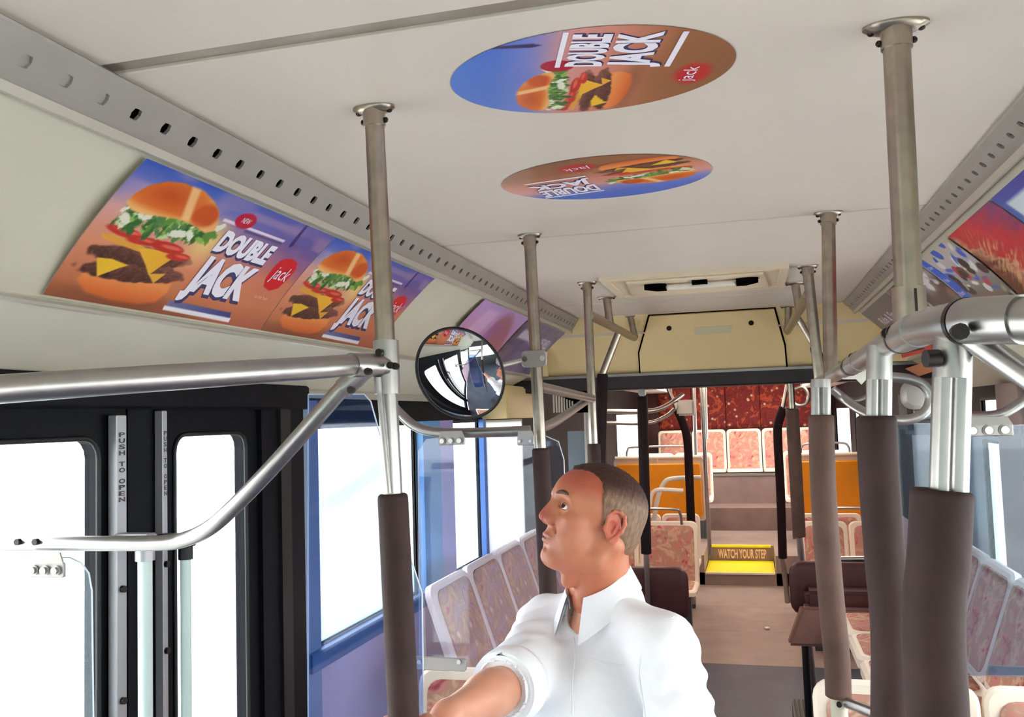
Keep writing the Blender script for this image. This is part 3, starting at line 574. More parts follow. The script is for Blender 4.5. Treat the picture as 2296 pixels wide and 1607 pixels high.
# ceiling ovals
def oval(cx, cy, rx, ry, mode, rot, label):
    t = thing('ceiling_advert', (cx, cy, ZC-.001), label, 'poster')
    def to(r, w_, d=0):   # poster right, poster up -> ceiling
        c, s = math.cos(rot), math.sin(rot); R_ = r*c-w_*s; W_ = r*s+w_*c
        return (cx-W_, cy-R_, ZC-.0012-d) if mode == 1 else (cx-R_, cy+W_, ZC-.0012-d)
    n_r, n_a = 90, 300
    def pos(u, v):
        rr = u; a = v*2*math.pi; X = cx+rx*rr*np.cos(a); Y = cy+ry*rr*np.sin(a); return np.stack([X, Y, X*0+ZC-.0012], -1)
    def img(u, v):
        P = pos(u, v); X, Y = P[..., 0]-cx, P[..., 1]-cy; R_, W_ = (-Y, -X) if mode == 1 else (-X, Y)
        c, s = math.cos(-rot), math.sin(-rot); r = R_*c-W_*s; w_ = R_*s+W_*c
        vv = (w_/(.42 if mode == 1 else .34)+.5); im = grad(vv+.06*(vnoise(r, w_, 12, 3)-.5), [(0, (140, 92, 62)), (.25, (156, 100, 66)), (.42, (206, 132, 112)), (.6, (214, 150, 146)), (.72, (120, 128, 200)), (.85, (64, 110, 204)), (1, (60, 110, 206))])
        sc = .66 if mode == 1 else .72; bx, by = ((-.075, .02) if mode == 1 else (-.105, -.01))
        burger(im, (r-bx)/sc+.17, (w_-by)/sc+.155)
        if mode == 1:
            paint(im, soft(poly_d(r, w_, [(.10, .16), (.107, .16), (.118, .10), (.112, .085), (.104, .10)]), .0015), (40, 30, 84)); lx, ly = .0, -.165
            paint(im, soft(ell_d(r, w_, .035, .055, .022, .026), .001), (176, 28, 62))
        else: lx, ly = .03, -.115
        paint(im, soft(ell_d(r, w_, lx, ly, .042, .028), .006), (190, 40, 44)); return im
    color_mesh('printed_disc', pos, img, n_r, n_a, t)
    def word(s, x0, x1, y0, y1, m, bold, flare=0, d=.0005, dx=0., dy=0.): lettering(s, lambda u, v: Vector(to(x0+(x1-x0)*(u+(u-.5)*flare*(1-v))+dx, y0+(y1-y0)*v+dy, d)), m, t, bold=bold)
    if mode == 1: bx0, bx1, y0_, ym, y1_ = .035, .150, -.105, -.02, .045
    else: bx0, bx1, y0_, ym, y1_ = .035, .175, -.035, .02, .085
    for m_, bo, d, dx in ((M['navy'], .08, .0004, .002), (M['wht'], .045, .0010, 0)):
        word('DOUBLE', bx0, bx1, ym+.006, y1_, m_, bo, d=d, dx=dx, dy=-dx); word('JACK', bx0, bx1+.004, y0_, ym, m_, bo, .08, d=d, dx=dx, dy=-dx)
    for a, b2 in ((y1_+.006, y1_+.014), (y0_-.016, y0_-.007)):
        bm = B(); bm.faces.new([bm.verts.new(to(x, y_, .0008)) for x, y_ in ((bx0-.004, a), (bx1+.006, a), (bx1+.006, b2), (bx0-.004, b2))]); obj('white_bar', bm, M['wht'], t)
    word('jack', lx_(mode)[0]-.03, lx_(mode)[0]+.03, lx_(mode)[1]-.012, lx_(mode)[1]+.018, M['wht'], 0)
    return t
def lx_(mode): return (.0, -.165) if mode == 1 else (.03, -.115)
oval(-.222, 1.360, .225, .170, 1, math.radians(-18), 'large oval burger advert stuck to the ceiling, nearer one')
oval(-.298, 1.985, .240, .180, 2, math.radians(8), 'smaller-looking oval burger advert on the ceiling, seen upside down behind the first')

# ------------------------------------------------------------------ poles and rails
def flange(t, c, r, m=None):
    bm = B(); c = Vector(c); ring = []
    for zz, k_ in ((0, 1), (-.004, 1), (-.009, .8), (-.012, .6)):
        ring.append([bm.verts.new(c+Vector((r*k_*math.cos(a), r*.55*k_*math.sin(a), zz))) for a in [2*math.pi*i/24 for i in range(24)]])
    for a, b2 in zip(ring, ring[1:]):
        for i in range(24): bm.faces.new((a[i], a[(i+1) % 24], b2[(i+1) % 24], b2[i]))
    bm.faces.new(ring[0]); bm.faces.new(ring[-1][::-1]); bmesh.ops.recalc_face_normals(bm, faces=bm.faces)
    obj('flange', bm, m or M['steel2'], t, smooth=50)
    for s in (-1, 1): obj('screw', sphere(B(), c+Vector((s*r*.74, 0, -.009)), (.0055, .0055, .004), 8, 6), M['bolt'], t)
def lerp(a, b2, t): return Vector(a)+(Vector(b2)-Vector(a))*t
def at_z(a, b2, z): a, b2 = Vector(a), Vector(b2); return a+(b2-a)*((z-a.z)/(b2.z-a.z))
def pole(label, top, low, r, segs, fl_r=.036, joints=(), name='grab_pole', zend=0., low_r=None, group=None):
    """top: ceiling point, low: lower point; segs: (kind, z0, z1) from top to bottom along the line"""
    top, low = Vector(top), Vector(low); b0 = at_z(top, low, zend)
    t = thing(name, b0, label, 'pole', group)
    if fl_r: flange(t, top, fl_r)
    if fl_r:
        c1 = at_z(top, low, top.z-.035); obj('collar', tube(B(), [top-Vector((0, 0, .008)), c1], r*1.16, 20), M['steel2'], t, smooth=40)
        cc = at_z(top, low, top.z-.025)
        for s in (-1, 1): obj('set_screw', sphere(B(), cc+Vector((s*r*1.25, 0, 0)), (.005, .004, .005), 8, 6), M['bolt'], t)
    for kind, z1, z0 in segs:
        p0, p1 = at_z(top, low, z1), at_z(top, low, z0)
        if kind == 'tube': obj('tube', tube(B(), [p0, p1], r, 32, 8), M['steel2'] if z1 > 1.9 else M['chrome'], t, smooth=50)
        if kind in ('sleeve', 'sleeve2', 'sleeved'):
            d = (p1-p0).normalized(); rs_ = [.021, .0245, .0255, .0255, .0255, .0245, .021]; ts = [p0, p0+d*.003, p0+d*.008, lerp(p0, p1, .5), p1-d*.008, p1-d*.003, p1]
            sc_ = (low_r or .0255)/.0255; obj('foam_sleeve', tube(B(), ts, 0, 24, rs=[q*sc_ for q in rs_]), M[{'sleeve': 'foam', 'sleeve2': 'foam2', 'sleeved': 'foamd'}[kind]], t, smooth=50)
        if kind == 'collar': obj('collar', tube(B(), [p0, p1], r*1.2, 20), M['chrome'], t, smooth=40)
    return t, top, low
def rail(label, pts, r, n=6, m='chrome', name='grab_rail', base=None, group=None, parent=None, seg=20, pname='tube'):
    if parent is not None: return obj(pname, tube(B(), curve(pts, n), r, seg), M[m], parent, smooth=50)
    t = thing(name, pts[0], label, 'rail', group); obj('tube', tube(B(), curve(pts, n), r, seg), M[m], t, smooth=50); return t
def bolts(t, pts, n=(0, -1, 0), r=.006, h=.008, m='bolt'):
    for p in pts: obj('bolt', disc(B(), p, n, r, h, 10), M[m], t, smooth=50)

PA, PAl = aZ(838, 240, ZC), aY(905, 1607, 1.375)
t, _, _ = pole('steel pole between door and man with a long brown foam sleeve', PA, PAl, .0165, [('tube', 2.23, 1.84), ('tube', 1.80, 1.58), ('sleeve', 1.602, .75), ('tube', .76, 0)], .038)
jA = at_z(PA, PAl, 1.812)
obj('tee_joint', tube(B(), [jA+Vector((0, 0, .045)), jA-Vector((0, 0, .045))], .0215, 20), M['chrome'], t, smooth=50)
bolts(t, [aY(878, 819, 1.352), aY(889, 821, 1.356), aY(853, 790, 1.35)])
obj('slim_rod', tube(B(), [aY(848, 850, 1.352), aY(872, 1105, 1.345)], .0045, 10), M['chrome'], t, smooth=50)
obj('rod_cap', tube(B(), [aY(847, 846, 1.352), aY(849, 882, 1.352)], .0065, 10), M['chrome'], t, smooth=50)
PB, PBl = aZ(1187, 525, ZC), aY(1212, 1000, 2.50)
pole('steel pole right of the round mirror with a brown foam sleeve', PB, PBl, .0175, [('tube', 2.23, 1.62), ('sleeve', 1.632, .8), ('tube', .81, 0)], .036)
PC, PCl = aZ(1316, 632, ZC), aY(1331, 985, 3.5)
pole('slim steel pole behind the mirror pole, third from the front on the left', PC, PCl, .0175, [('tube', 2.23, 1.60), ('sleeve', 1.61, .8), ('tube', .81, 0)], .040)
RA, RAl = aZ(2008, 55, ZC), aY(2040, 700, 1.33)
t, _, _ = pole('thick steel pole dropping from the ceiling at the upper right', RA, RAl, .0185, [('tube', 2.23, 1.86)], .045, zend=1.82)
jR = at_z(RA, RAl, 1.86); obj('split_collar', tube(B(), [jR+Vector((0, 0, .025)), jR-Vector((0, 0, .045))], .0225, 20), M['steel2'], t, smooth=50)
obj('collar_gap', box(B(), jR.x+.004, jR.x+.0065, jR.y-.024, jR.y-.018, jR.z-.045, jR.z+.02), M['bolt'], t)
RB, RBl = aZ(1857, 475, ZC), aY(1862, 820, 2.5)
pole('steel pole hanging left of the thick right pole, ending on the long rail', RB, RBl, .0185, [('tube', 2.23, 1.80)], .038, zend=1.80)
RC, RCl = aZ(1810, 595, ZC), aY(1838, 860, 3.5)
pole('steel pole hanging behind the right rail end, third from the front on the right', RC, RCl, .0195, [('tube', 2.23, 1.76)], .040, zend=1.76)
# short hangers and their joining rail, left and right
for side, hp_, C0, C1, lab in ((-1, ((1360, 665, 3.99, 2.12), (1413, 707, 4.79, 2.12)), aY(1322, 706, 3.5), aY(1422, 757, 4.80), 'left'), (1, ((1782, 633, 3.92, 2.13), (1768, 685, 4.78, 2.11)), aY(1812, 660, 3.5), aY(1766, 742, 4.82), 'right')):
    rl = rail('short ceiling rail hung from two stubs beside the bulkhead, %s side' % lab, [C0, C1], .019, m='steel2')
    for px, py, Y, zb in hp_:
        p = aZ(px, py, ZC); bot = lerp(C0, C1, (p.y-C0.y)/(C1.y-C0.y)); obj('hanger', tube(B(), [p, lerp(p, bot, .55), bot], 0, 16, rs=[.019, .017, .021]), M['steel2'], rl, smooth=50); flange(rl, p, .044)
# slanted sleeve posts under those rails
def slant(label, a, b2, c, r, rs=.024, m='foamd', name='grab_pole', extra=None):
    t = thing(name, c, label, 'pole'); obj('tube', tube(B(), [a, b2], r, 16), M['steel2'], t, smooth=50)
    d = (Vector(c)-Vector(b2)).normalized(); obj('foam_sleeve', tube(B(), [b2, Vector(b2)+d*.01, Vector(c)], 0, 18, rs=[rs*.85, rs, rs]), M[m], t, smooth=50)
    if extra: obj('tube', tube(B(), [c, extra], r, 16), M['chrome'], t, smooth=50)
    return t
t = slant('angled post dropping from the left ceiling rail into a dark foam sleeve', aY(1386, 748, 4.2), aY(1351, 838, 4.2), aY(1344, 1060, 4.2), .017, .027, extra=aY(1343, 1250, 4.2))
t = slant('angled dark-sleeved post behind the right ceiling poles', aY(1785, 705, 4.3), aY(1826, 775, 4.3), aY(1850, 850, 4.3), .014, .024)
# posts under the bulkhead beam
t = slant('slim post under the bulkhead beam left, dark sleeve behind the man\'s head', aY(1437, 842, 5.08), aY(1440, 888, 5.08), aY(1449, 1240, 5.2), .016, .030, extra=aY(1460, 1560, 5.3))
obj('clip', box(B(), *sorted((aY(1430, 842, 5.06).x, aY(1445, 842, 5.06).x)), 5.05, 5.1, 1.83, 1.9), M['chrome'], t)
t = slant('slim post under the bulkhead beam right with a brown sleeve', aY(1770, 822, 5.08), aY(1776, 915, 5.1), aY(1792, 1200, 5.3), .018, .036, 'foam2', extra=aY(1826, 1560, 5.4))
t = thing('grab_pole', aY(1553, 1360, 8.0), 'bent dark-sleeved pole left of the aisle beyond the bulkhead', 'pole')
obj('tube', tube(B(), curve([aY(1497, 868, 7.6), aY(1507, 892, 7.6), aY(1517, 918, 7.6)], 3), .018, 14), M['chrome'], t, smooth=50)
obj('foam_sleeve', tube(B(), curve([aY(1517, 915, 7.6), aY(1530, 945, 7.65), aY(1541, 985, 7.7), aY(1546, 1080, 7.8), aY(1552, 1245, 7.9)], 5), .036, 16), M['foamd'], t, smooth=50)
obj('tube', tube(B(), [aY(1552, 1244, 7.9), aY(1554, 1352, 8.0)], .022, 14), M['chrome'], t, smooth=50)
t = thing('grab_pole', aY(1766, 1360, 8.0), 'bent dark-sleeved pole right of the aisle beyond the bulkhead', 'pole')
obj('tube', tube(B(), [aY(1765, 862, 7.6), aY(1755, 915, 7.6)], .016, 14), M['chrome'], t, smooth=50)
obj('foam_sleeve', tube(B(), curve([aY(1757, 912, 7.6), aY(1745, 950, 7.65), aY(1744, 985, 7.7), aY(1750, 1100, 7.8), aY(1755, 1250, 7.9)], 5), .036, 16), M['foamd'], t, smooth=50)
obj('tube', tube(B(), [aY(1755, 1249, 7.9), aY(1766, 1350, 8.0)], .022, 14), M['chrome'], t, smooth=50)
for (a, b2, Y, r, lab) in (((1573, 866), (1592, 1245), 8.8, .020, 'tall bare pole beside the orange seat back left of the aisle'), ((1556, 866), (1560, 1020), 9.6, .020, 'short bare pole left of the tall bare pole in the rear section'), ((1581, 862), (1584, 985), 11.0, .022, 'dim pole in front of the rear seat row'), ((1772, 866), (1774, 1010), 9.6, .018, 'thin bare pole right of the aisle in front of the rear seats')):
    t = thing('rear_pole', aY(*b2, Y), lab, 'pole'); obj('tube', tube(B(), [aY(*a, Y), aY(*b2, Y)], r, 12), M['chrome'], t, smooth=50); q_ = aY(*a, Y); obj('collar', tube(B(), [Vector((q_.x, q_.y, 2.16)), q_], r*1.3, 12), M['chrome'], t, smooth=50)
# left big rails around the door side
t = thing('door_grab_rail', jA, 'thick steel rail running from the first pole across the door and its bent lower branch', 'rail')
up = [aY(866, 822, 1.37), aY(838, 819, 1.35), aY(790, 818, 1.30), aY(700, 825, 1.2), aY(380, 846, 1.00), aY(0, 872, .85), aY(-250, 890, .76), Vector((-1.22, .66, 1.78)), Vector((-1.405, .60, 1.78))]
obj('upper_tube', tube(B(), curve(up, 6), 0, 24, rs=[.0170+(.0005*i/36) for i in range(len(curve(up, 6)))]), M['chrome'], t, smooth=50)
d = (up[2]-up[1]).normalized(); obj('sleeve_joint', tube(B(), [up[1]-d*.015, up[2]+d*.004], .0196, 24), M['chrome'], t, smooth=50)
lo = [aY(815, 830, 1.33), aY(775, 862, 1.325), aY(700, 947, 1.32), aY(600, 1058, 1.33), aY(520, 1140, 1.35), aY(470, 1183, 1.365), aY(420, 1207, 1.38), aY(360, 1217, 1.385), aY(180, 1218, 1.385), aY(0, 1218, 1.385), Vector((-1.41, 1.385, aY(0, 1218, 1.385).z))]
obj('lower_tube', tube(B(), curve(lo, 6), .0138, 24), M['chrome'], t, smooth=50)
obj('tube_socket', tube(B(), [aY(822, 826, 1.335), aY(768, 872, 1.325)], .0172, 20), M['chrome'], t, smooth=50)
bolts(t, [aY(828, 833, 1.30), aY(790, 874, 1.30), aY(44, 1214, 1.372), aY(84, 1214, 1.372)])
# left partition next to the door
def bracket(label, px, py, wpx, hpx, Y, nb=3, m='chrome'):
    s = Y/F; p = aY(px, py, Y); t = thing('panel_bracket', p, label, 'bracket')
    bm = B(); u, v = (1, 0, 0), (0, 0, 1); rslab(bm, p+Vector((0, .003, -hpx*.72*s)), u, v, wpx*s, hpx*.62*s, .004, .005); obj('plate', bm, M[m], t, smooth=40)
    bm = B(); prism(bm, [p+Vector((x*s, 0, z*s)) for x, z in ((-wpx*.42, 0), (wpx*.40, 0), (wpx*.5, -hpx*.45), (-wpx*.45, -hpx*.45))], (0, -.004, 0)); obj('neck', bm, M['rail'], t)
    for i in range(nb):
        c = p+Vector((wpx*s*(-.32+.64*i/max(1, nb-1)), -.004, -hpx*.72*s)); obj('bolt', disc(B(), c, (0, -1, 0), wpx*s*.085, .008, 12), M['boltm'], t, smooth=50); obj('washer', disc(B(), c, (0, -1, 0), wpx*s*.12, .002, 14), M['rail'], t, smooth=50)
    return t
bracket('steel bracket with three bolts under the lower door rail', 106, 1238, 110, 64, 1.375, m='rail')
def panel(label, pts, Y, m='plexi', th=.005, edge=True, name='partition_panel'):
    P_ = [aY(px, py, Y) for px, py in pts]; t = thing(name, min(P_, key=lambda q: q.z), label, 'partition')
    obj('sheet', prism(B(), P_, (0, th, 0)), M[m], t)
    if edge: obj('sheet_edge', tube(B(), [q+Vector((0, th/2, 0)) for q in (P_+[P_[0]])], .0016, 6, cap=False), M['edge'], t)
    return t
panel('clear panel hanging from the bracket under the lower door rail', [(-60, 1248), (155, 1250), (180, 1262), (197, 1285), (204, 1325), (206, 1500), (212, 1900), (-60, 1900)], 1.392, 'plexic')
panel('blue-tinted panel behind the first pole, slanting top corner', [(690, 884), (815, 884), (830, 900), (862, 1015), (880, 1120), (908, 1215), (945, 1330), (949, 1607), (950, 1960), (690, 1960)], 1.60, 'plexib')
panel('tinted panel hung below the bracket left of the second pole', [(938, 1010), (955, 985), (1000, 980), (1225, 978), (1252, 990), (1264, 1030), (1270, 1200), (1275, 1496), (940, 1496)], 2.60, 'plexi')
panel('tinted panel behind the right foam-sleeved posts', [(2006, 950), (2150, 948), (2150, 1515), (2020, 1515)], 2.44, 'plexiw')
panel('large tinted panel at the right edge under the bracket', [(2165, 955), (2420, 950), (2420, 1515), (2165, 1515)], 2.48, 'plexiw')
# middle left rails
t = rail('curved steel rail dipping behind the round mirror to the second pole', [aY(855, 880, 2.44), aY(895, 925, 2.44), aY(930, 955, 2.44), aY(975, 968, 2.44), aY(1060, 970, 2.44), aY(1190, 965, 2.47)], .0145)
t2 = rail('straight steel rail joining the second and third left poles at head height', [aY(1205, 866, 2.50), aY(1328, 893, 3.46)], .0155, 1)
t3 = rail('short steel brace rising from the second to the third left pole', [aY(1212, 960, 2.5), aY(1245, 945, 2.75), aY(1290, 915, 3.2), aY(1322, 893, 3.46)], .0145)
bracket('steel bracket with three bolts left of the second pole', 1012, 966, 66, 32, 2.40)
bracket('small steel bracket beside the second pole', 1178, 966, 40, 32, 2.42, 2)
# right big rail
t = thing('long_grab_rail', aY(1845, 858, 2.9), 'long thick steel rail curving from the right edge to the third right pole', 'rail')
rp = [aY(2420, 716, .74), aY(2296, 716, .78), aY(2170, 720, .83), aY(2110, 727, .90), aY(2060, 738, 1.03), aY(2022, 756, 1.2), aY(1985, 775, 1.38), aY(1930, 808, 1.75), aY(1885, 833, 2.25), aY(1845, 853, 2.75), aY(1828, 862, 3.2)]
obj('tube', tube(B(), curve(rp, 6), .0178, 28), M['chrome'], t, smooth=50)
for a, b2, r in ((1, 2, .0200), (4, 5, .0198), (7, 7.4, .0196)):
    q = curve(rp, 10); i0, i1 = int(a*10), int(b2*10); obj('joint_collar', tube(B(), q[i0:i1+1], r, 28), M['chrome'], t, smooth=50); obj('joint_seam', tube(B(), q[i1:i1+2], r+.0006, 28), M['bolt'], t, smooth=50)
bolts(t, [aY(2107, 716, .868), aY(2148, 745, .80), aY(1998, 744, 1.18), aY(1987, 748, 1.2), aY(1910, 800, 1.8)], r=.007, h=.01)
obj('diagonal_brace', tube(B(), [aY(2150, 738, .84), aY(2330, 862, .80)], .0105, 20), M['chrome'], t, smooth=50)
obj('brace_end', tube(B(), [aY(2190, 765, .86), aY(2230, 790, .86)], .012, 16), M['rail'], t, smooth=50)
# right hanging posts with foam sleeves
def hanging(label, tube_pts, sl_pts, r, rs, m='foam', twin=.0, Y=1., low=None):
    t = thing('sleeved_post', sl_pts[-1], label, 'pole'); P_ = [Vector(p) for p in tube_pts]
    if twin:
        for s in (-1, 1): obj('tube', tube(B(), [p+Vector((s*twin, 0, 0)) for p in P_], r, 24, 8), M['chrome'], t, smooth=50)
    else: obj('tube', tube(B(), P_, r, 32, 8), M['chrome'], t, smooth=50)
    obj('socket', tube(B(), [P_[0], lerp(P_[0], P_[-1], .16 if low is None else low)], (r+twin)*1.14 if not twin else (r+twin)*.98, 24), M['chrome'], t, smooth=50)
    sl_pts = [sl_pts[0]]+list(sl_pts[2:]); q = curve(sl_pts, 8); d0 = (q[1]-q[0]).normalized(); d1 = (q[-1]-q[-2]).normalized(); q = [q[0], q[0]+d0*.003]+q[1:-1]+[q[-1]-d1*.003, q[-1]]; n = len(q); obj('foam_sleeve', tube(B(), q, 0, 28, rs=[rs*(.88 if i in (0, n-1) else 1) for i in range(n)]), M[m], t, smooth=60)
    return t
t = hanging('nearest and thickest dark foam-sleeved post at the right', [aY(2138, 735, .87), aY(2127, 1112, .87)], [aY(2112, 1098, .87), aY(2112, 1110, .87), aY(2104, 1250, .87), aY(2092, 1400, .87), aY(2104, 1700, .87), aY(2110, 2400, .87)], .0100, .0262, twin=.0065, low=.30)
bolts(t, [aY(2105, 803, .855)], (-1, -.3, 0), .008, .012)
t = hanging('second nearest foam-sleeved post at the right, below the thick ceiling pole', [aY(1972, 775, 1.35), aY(1970, 945, 1.35)], [aY(1964, 932, 1.35), aY(1966, 942, 1.35), aY(1970, 1060, 1.35), aY(1984, 1250, 1.35), aY(1998, 1420, 1.35), aY(1998, 1700, 1.35), aY(1998, 2500, 1.35)], .0100, .0272, twin=.0075, low=.45)
t = hanging('third foam-sleeved post at the right with a cream clamp at its foot', [aY(1840, 850, 2.2), aY(1841, 942, 2.2)], [aY(1841, 930, 2.2), aY(1841, 940, 2.2), aY(1846, 1100, 2.2), aY(1860, 1300, 2.2), aY(1876, 1470, 2.2), aY(1880, 1562, 2.2)], .0120, .0290, 'foam2', twin=.0105, low=.2)
c0, c1 = aY(1880, 1562, 2.2), aY(1886, 1660, 2.2)
obj('foot_clamp', tube(B(), [c0, c1], .019, 20), mat('cream_clamp', (212, 206, 186), .4), t, smooth=50)
obj('side_tube', tube(B(), [aY(1900, 1575, 2.18), aY(1965, 1600, 2.1)], .013, 20, 5), M['chrome'], t, smooth=50)
bolts(t, [aY(1881, 1578, 2.17)], r=.006)
# right hoops
t = rail('looped steel hoop between the second and third right posts', [aY(1866, 872, 2.3), aY(1895, 895, 2.3), aY(1935, 922, 2.25), aY(1985, 938, 2.2), aY(2035, 941, 2.2), aY(2072, 925, 2.2), aY(2086, 893, 2.2), aY(2072, 864, 2.2), aY(2040, 850, 2.2), aY(2000, 845, 2.2), aY(1965, 842, 2.2)], .0115, name='grab_hoop')
bm = B(); prism(bm, [aY(*p, 2.18) for p in ((1880, 836), (1915, 842), (1948, 815), (1950, 842), (1932, 862), (1920, 850), (1890, 850))], (0, .006, 0)); obj('gusset', bm, M['white'], t)
t = rail('low steel rail under the right cove carrying a panel bracket', [aY(2050, 931, 2.42), aY(2120, 932, 2.42), aY(2200, 933, 2.42), aY(2245, 927, 2.42), aY(2285, 905, 2.42), aY(2350, 860, 2.42)], .0125)
bracket('steel bracket with three bolts at the right edge', 2213, 934, 92, 38, 2.40)
rail('short curved handle glimpsed in the gap left of the second right post', [aY(1890, 890, 4.6), aY(1920, 897, 4.6), aY(1950, 885, 4.6)], .012)
# rear grab rails
rail('upper horizontal rail left of the aisle beyond the bulkhead', [aY(1356, 922, 6.6), aY(1450, 922, 6.6), aY(1490, 912, 6.8), aY(1530, 885, 7.2)], .018)
rail('lower horizontal rail left of the aisle beyond the bulkhead', [aY(1356, 948, 6.6), aY(1450, 948, 6.6), aY(1490, 935, 6.8), aY(1512, 918, 7.0)], .014)
obj('ticket_box', bevel(box(B(), *sorted((aY(1478, 0, 7).x, aY(1516, 0, 7).x)), 6.95, 7.1, 1.70, 1.82), .015), M['rail'], None, smooth=40, label='small grey box fixed to the rails left of the aisle beyond the bulkhead', cat='box')
rail('small closed grab loop right of the aisle beyond the bulkhead', [aY(1782, 872, 6.6), aY(1800, 868, 6.6), aY(1812, 885, 6.6), aY(1806, 905, 6.6), aY(1786, 908, 6.6), aY(1776, 893, 6.6), aY(1774, 870, 6.6), Vector((.28, 6.6, 2.16))], .012, name='grab_hoop')

# round mirror
mt = thing('round_mirror', aY(1030, 838, 2.3), 'round convex mirror with a black rim clamped to the second pole', 'mirror')
mc = aY(1030, 838, 2.30); mr = .134; nrm = Vector((-.14, -1, -.40)).normalized(); u_ = nrm.cross(Vector((0, 0, 1))).normalized(); v_ = u_.cross(nrm)
bm = B(); rings = []; NR = 24
for i in range(NR+1):
    q = i/NR; rr = mr*.965*q; hgt = .036*(1-q*q)
    rings.append([bm.verts.new(mc+(u_*math.cos(a)+v_*math.sin(a))*rr+nrm*hgt) for a in [2*math.pi*k/64 for k in range(64)]] if i else [bm.verts.new(mc+nrm*hgt)])
for k in range(64): bm.faces.new((rings[0][0], rings[1][k], rings[1][(k+1) % 64]))
for a, b2 in zip(rings[1:], rings[2:]):
    for k in range(64): bm.faces.new((a[k], b2[k], b2[(k+1) % 64], a[(k+1) % 64]))
bmesh.ops.recalc_face_normals(bm, faces=bm.faces)
obj('mirror_face', bm, M['mirror'], mt, smooth=80)
obj('rim', tube(B(), [mc+(u_*math.cos(a)+v_*math.sin(a))*mr*.975 for a in [2*math.pi*k/64 for k in range(65)]], .0042, 8, cap=False), M['black2'], mt, smooth=60)
bm = B(); disc(bm, mc-nrm*.012, nrm, mr*.95, .010, 40); obj('mirror_back', bm, M['black2'], mt, smooth=40)
cl = at_z(PB, PBl, aY(1200, 805, 2.5).z)
obj('clamp_plate', rslab(B(), cl+Vector((.0, -.018, 0)), (1, 0, 0), (0, 0, 1), .075, .048, .012, .008), M['rail'], mt, smooth=40)
for s in (-1, 1): obj('clamp_bolt', disc(B(), cl+Vector((s*.026, -.026, 0)), (0, -1, 0), .008, .006, 12), M['boltm'], mt, smooth=50)
obj('mirror_arm', tube(B(), [cl+Vector((-.03, -.01, 0)), lerp(cl, mc, .5)+Vector((0, -.01, 0)), mc-nrm*.01], .007, 12), M['rail'], mt, smooth=50)

# ------------------------------------------------------------------ door
dr = thing('door_1', (XL, 1.5, 0), 'black framed passenger door with tall glass panes', 'door', kind='structure')
def dleaf(y0, y1, g0, g1, zt, name='door_leaf'):
    """one door leaf with a rounded glass opening"""
    x = XL+.005; bm = B(); outer = rr_pts(y1-y0, zt-.06, .01, 4); inner = rr_pts(g1-g0, 1.705-.25, .045, 4); n = len(outer)
    cy, cz = (y0+y1)/2, (zt+.06)/2; gy, gz = (g0+g1)/2, (1.705+.25)/2; L = []
    for xx in (x, x-.035):
        L.append(([bm.verts.new((xx, cy+a, cz+b2)) for a, b2 in outer], [bm.verts.new((xx, gy+a, gz+b2)) for a, b2 in inner]))
    for i in range(n):
        j = (i+1) % n; bm.faces.new((L[0][0][i], L[0][0][j], L[0][1][j], L[0][1][i])); bm.faces.new((L[1][0][i], L[1][1][i], L[1][1][j], L[1][0][j]))
        bm.faces.new((L[0][1][i], L[0][1][j], L[1][1][j], L[1][1][i])); bm.faces.new((L[0][0][i], L[1][0][i], L[1][0][j], L[0][0][j]))
    bmesh.ops.recalc_face_normals(bm, faces=bm.faces); l = obj(name, bm, M['black'], dr)
    obj('pane', box(B(), x-.022, x-.016, g0-.01, g1+.01, .24, 1.715), M['glass'], l)
    bm = B(); q = [Vector((x+.002, gy+a, gz+b2)) for a, b2 in inner]; obj('gasket', tube(bm, q+[q[0]], .006, 8, cap=False), M['black2'], l, smooth=50); return l
dleaf(.66, 1.775, .80, 1.683, 1.795)
dleaf(1.90, 2.345, 1.952, 2.281, 1.795)
obj('door_post', box(B(), XL-.04, XL+.01, 1.776, 1.899, 0, 1.80), M['black'], dr)
obj('door_header', bevel(box(B(), XL-.04, XL+.035, .6, 2.62, 1.77, 1.845), .006, 1), M['black'], dr)
obj('door_jamb', box(B(), XL-.04, XL+.02, 2.346, 2.60, 0, 1.80), M['black'], dr)
obj('jamb_groove', box(B(), XL+.02, XL+.03, 2.44, 2.50, 0, 1.80), M['black2'], dr)
for i, (pa, pb, lab) in enumerate(((262, 285, 'left'), (366, 377, 'right'))):
    x = XL+.036; y0_, y1_ = aX(pa, 1250, x).y, aX(pb, 1250, x).y
    t = thing('push_strip', (x, y0_, .4), 'silver strip lettered PUSH TO OPEN, %s of the pair' % lab, 'sign', parent=dr)
    obj('strip', bevel(box(B(), XL+.012, x, y0_, y1_, .5, 1.755+.01*i), .002, 1), M['strip2'], t)
    s = 'PUSH TO OPEN'; z = 1.716
    for ch in s:
        if ch == ' ': z -= .011; continue
        lettering(ch, lambda u, v, z=z: Vector((x+.0008, y0_+(y1_-y0_)*(.2+.6*u), z-.0105*(1-v))), M['txt'], t, bold=.03, name='letter'); z -= .0138
    for zz in ((1.365, 1.12) if i == 0 else (1.395, 1.19)): obj('bolt', disc(B(), (x, (y0_+y1_)/2, zz), (1, 0, 0), .008, .008, 10), M['bolt'], t, smooth=50)
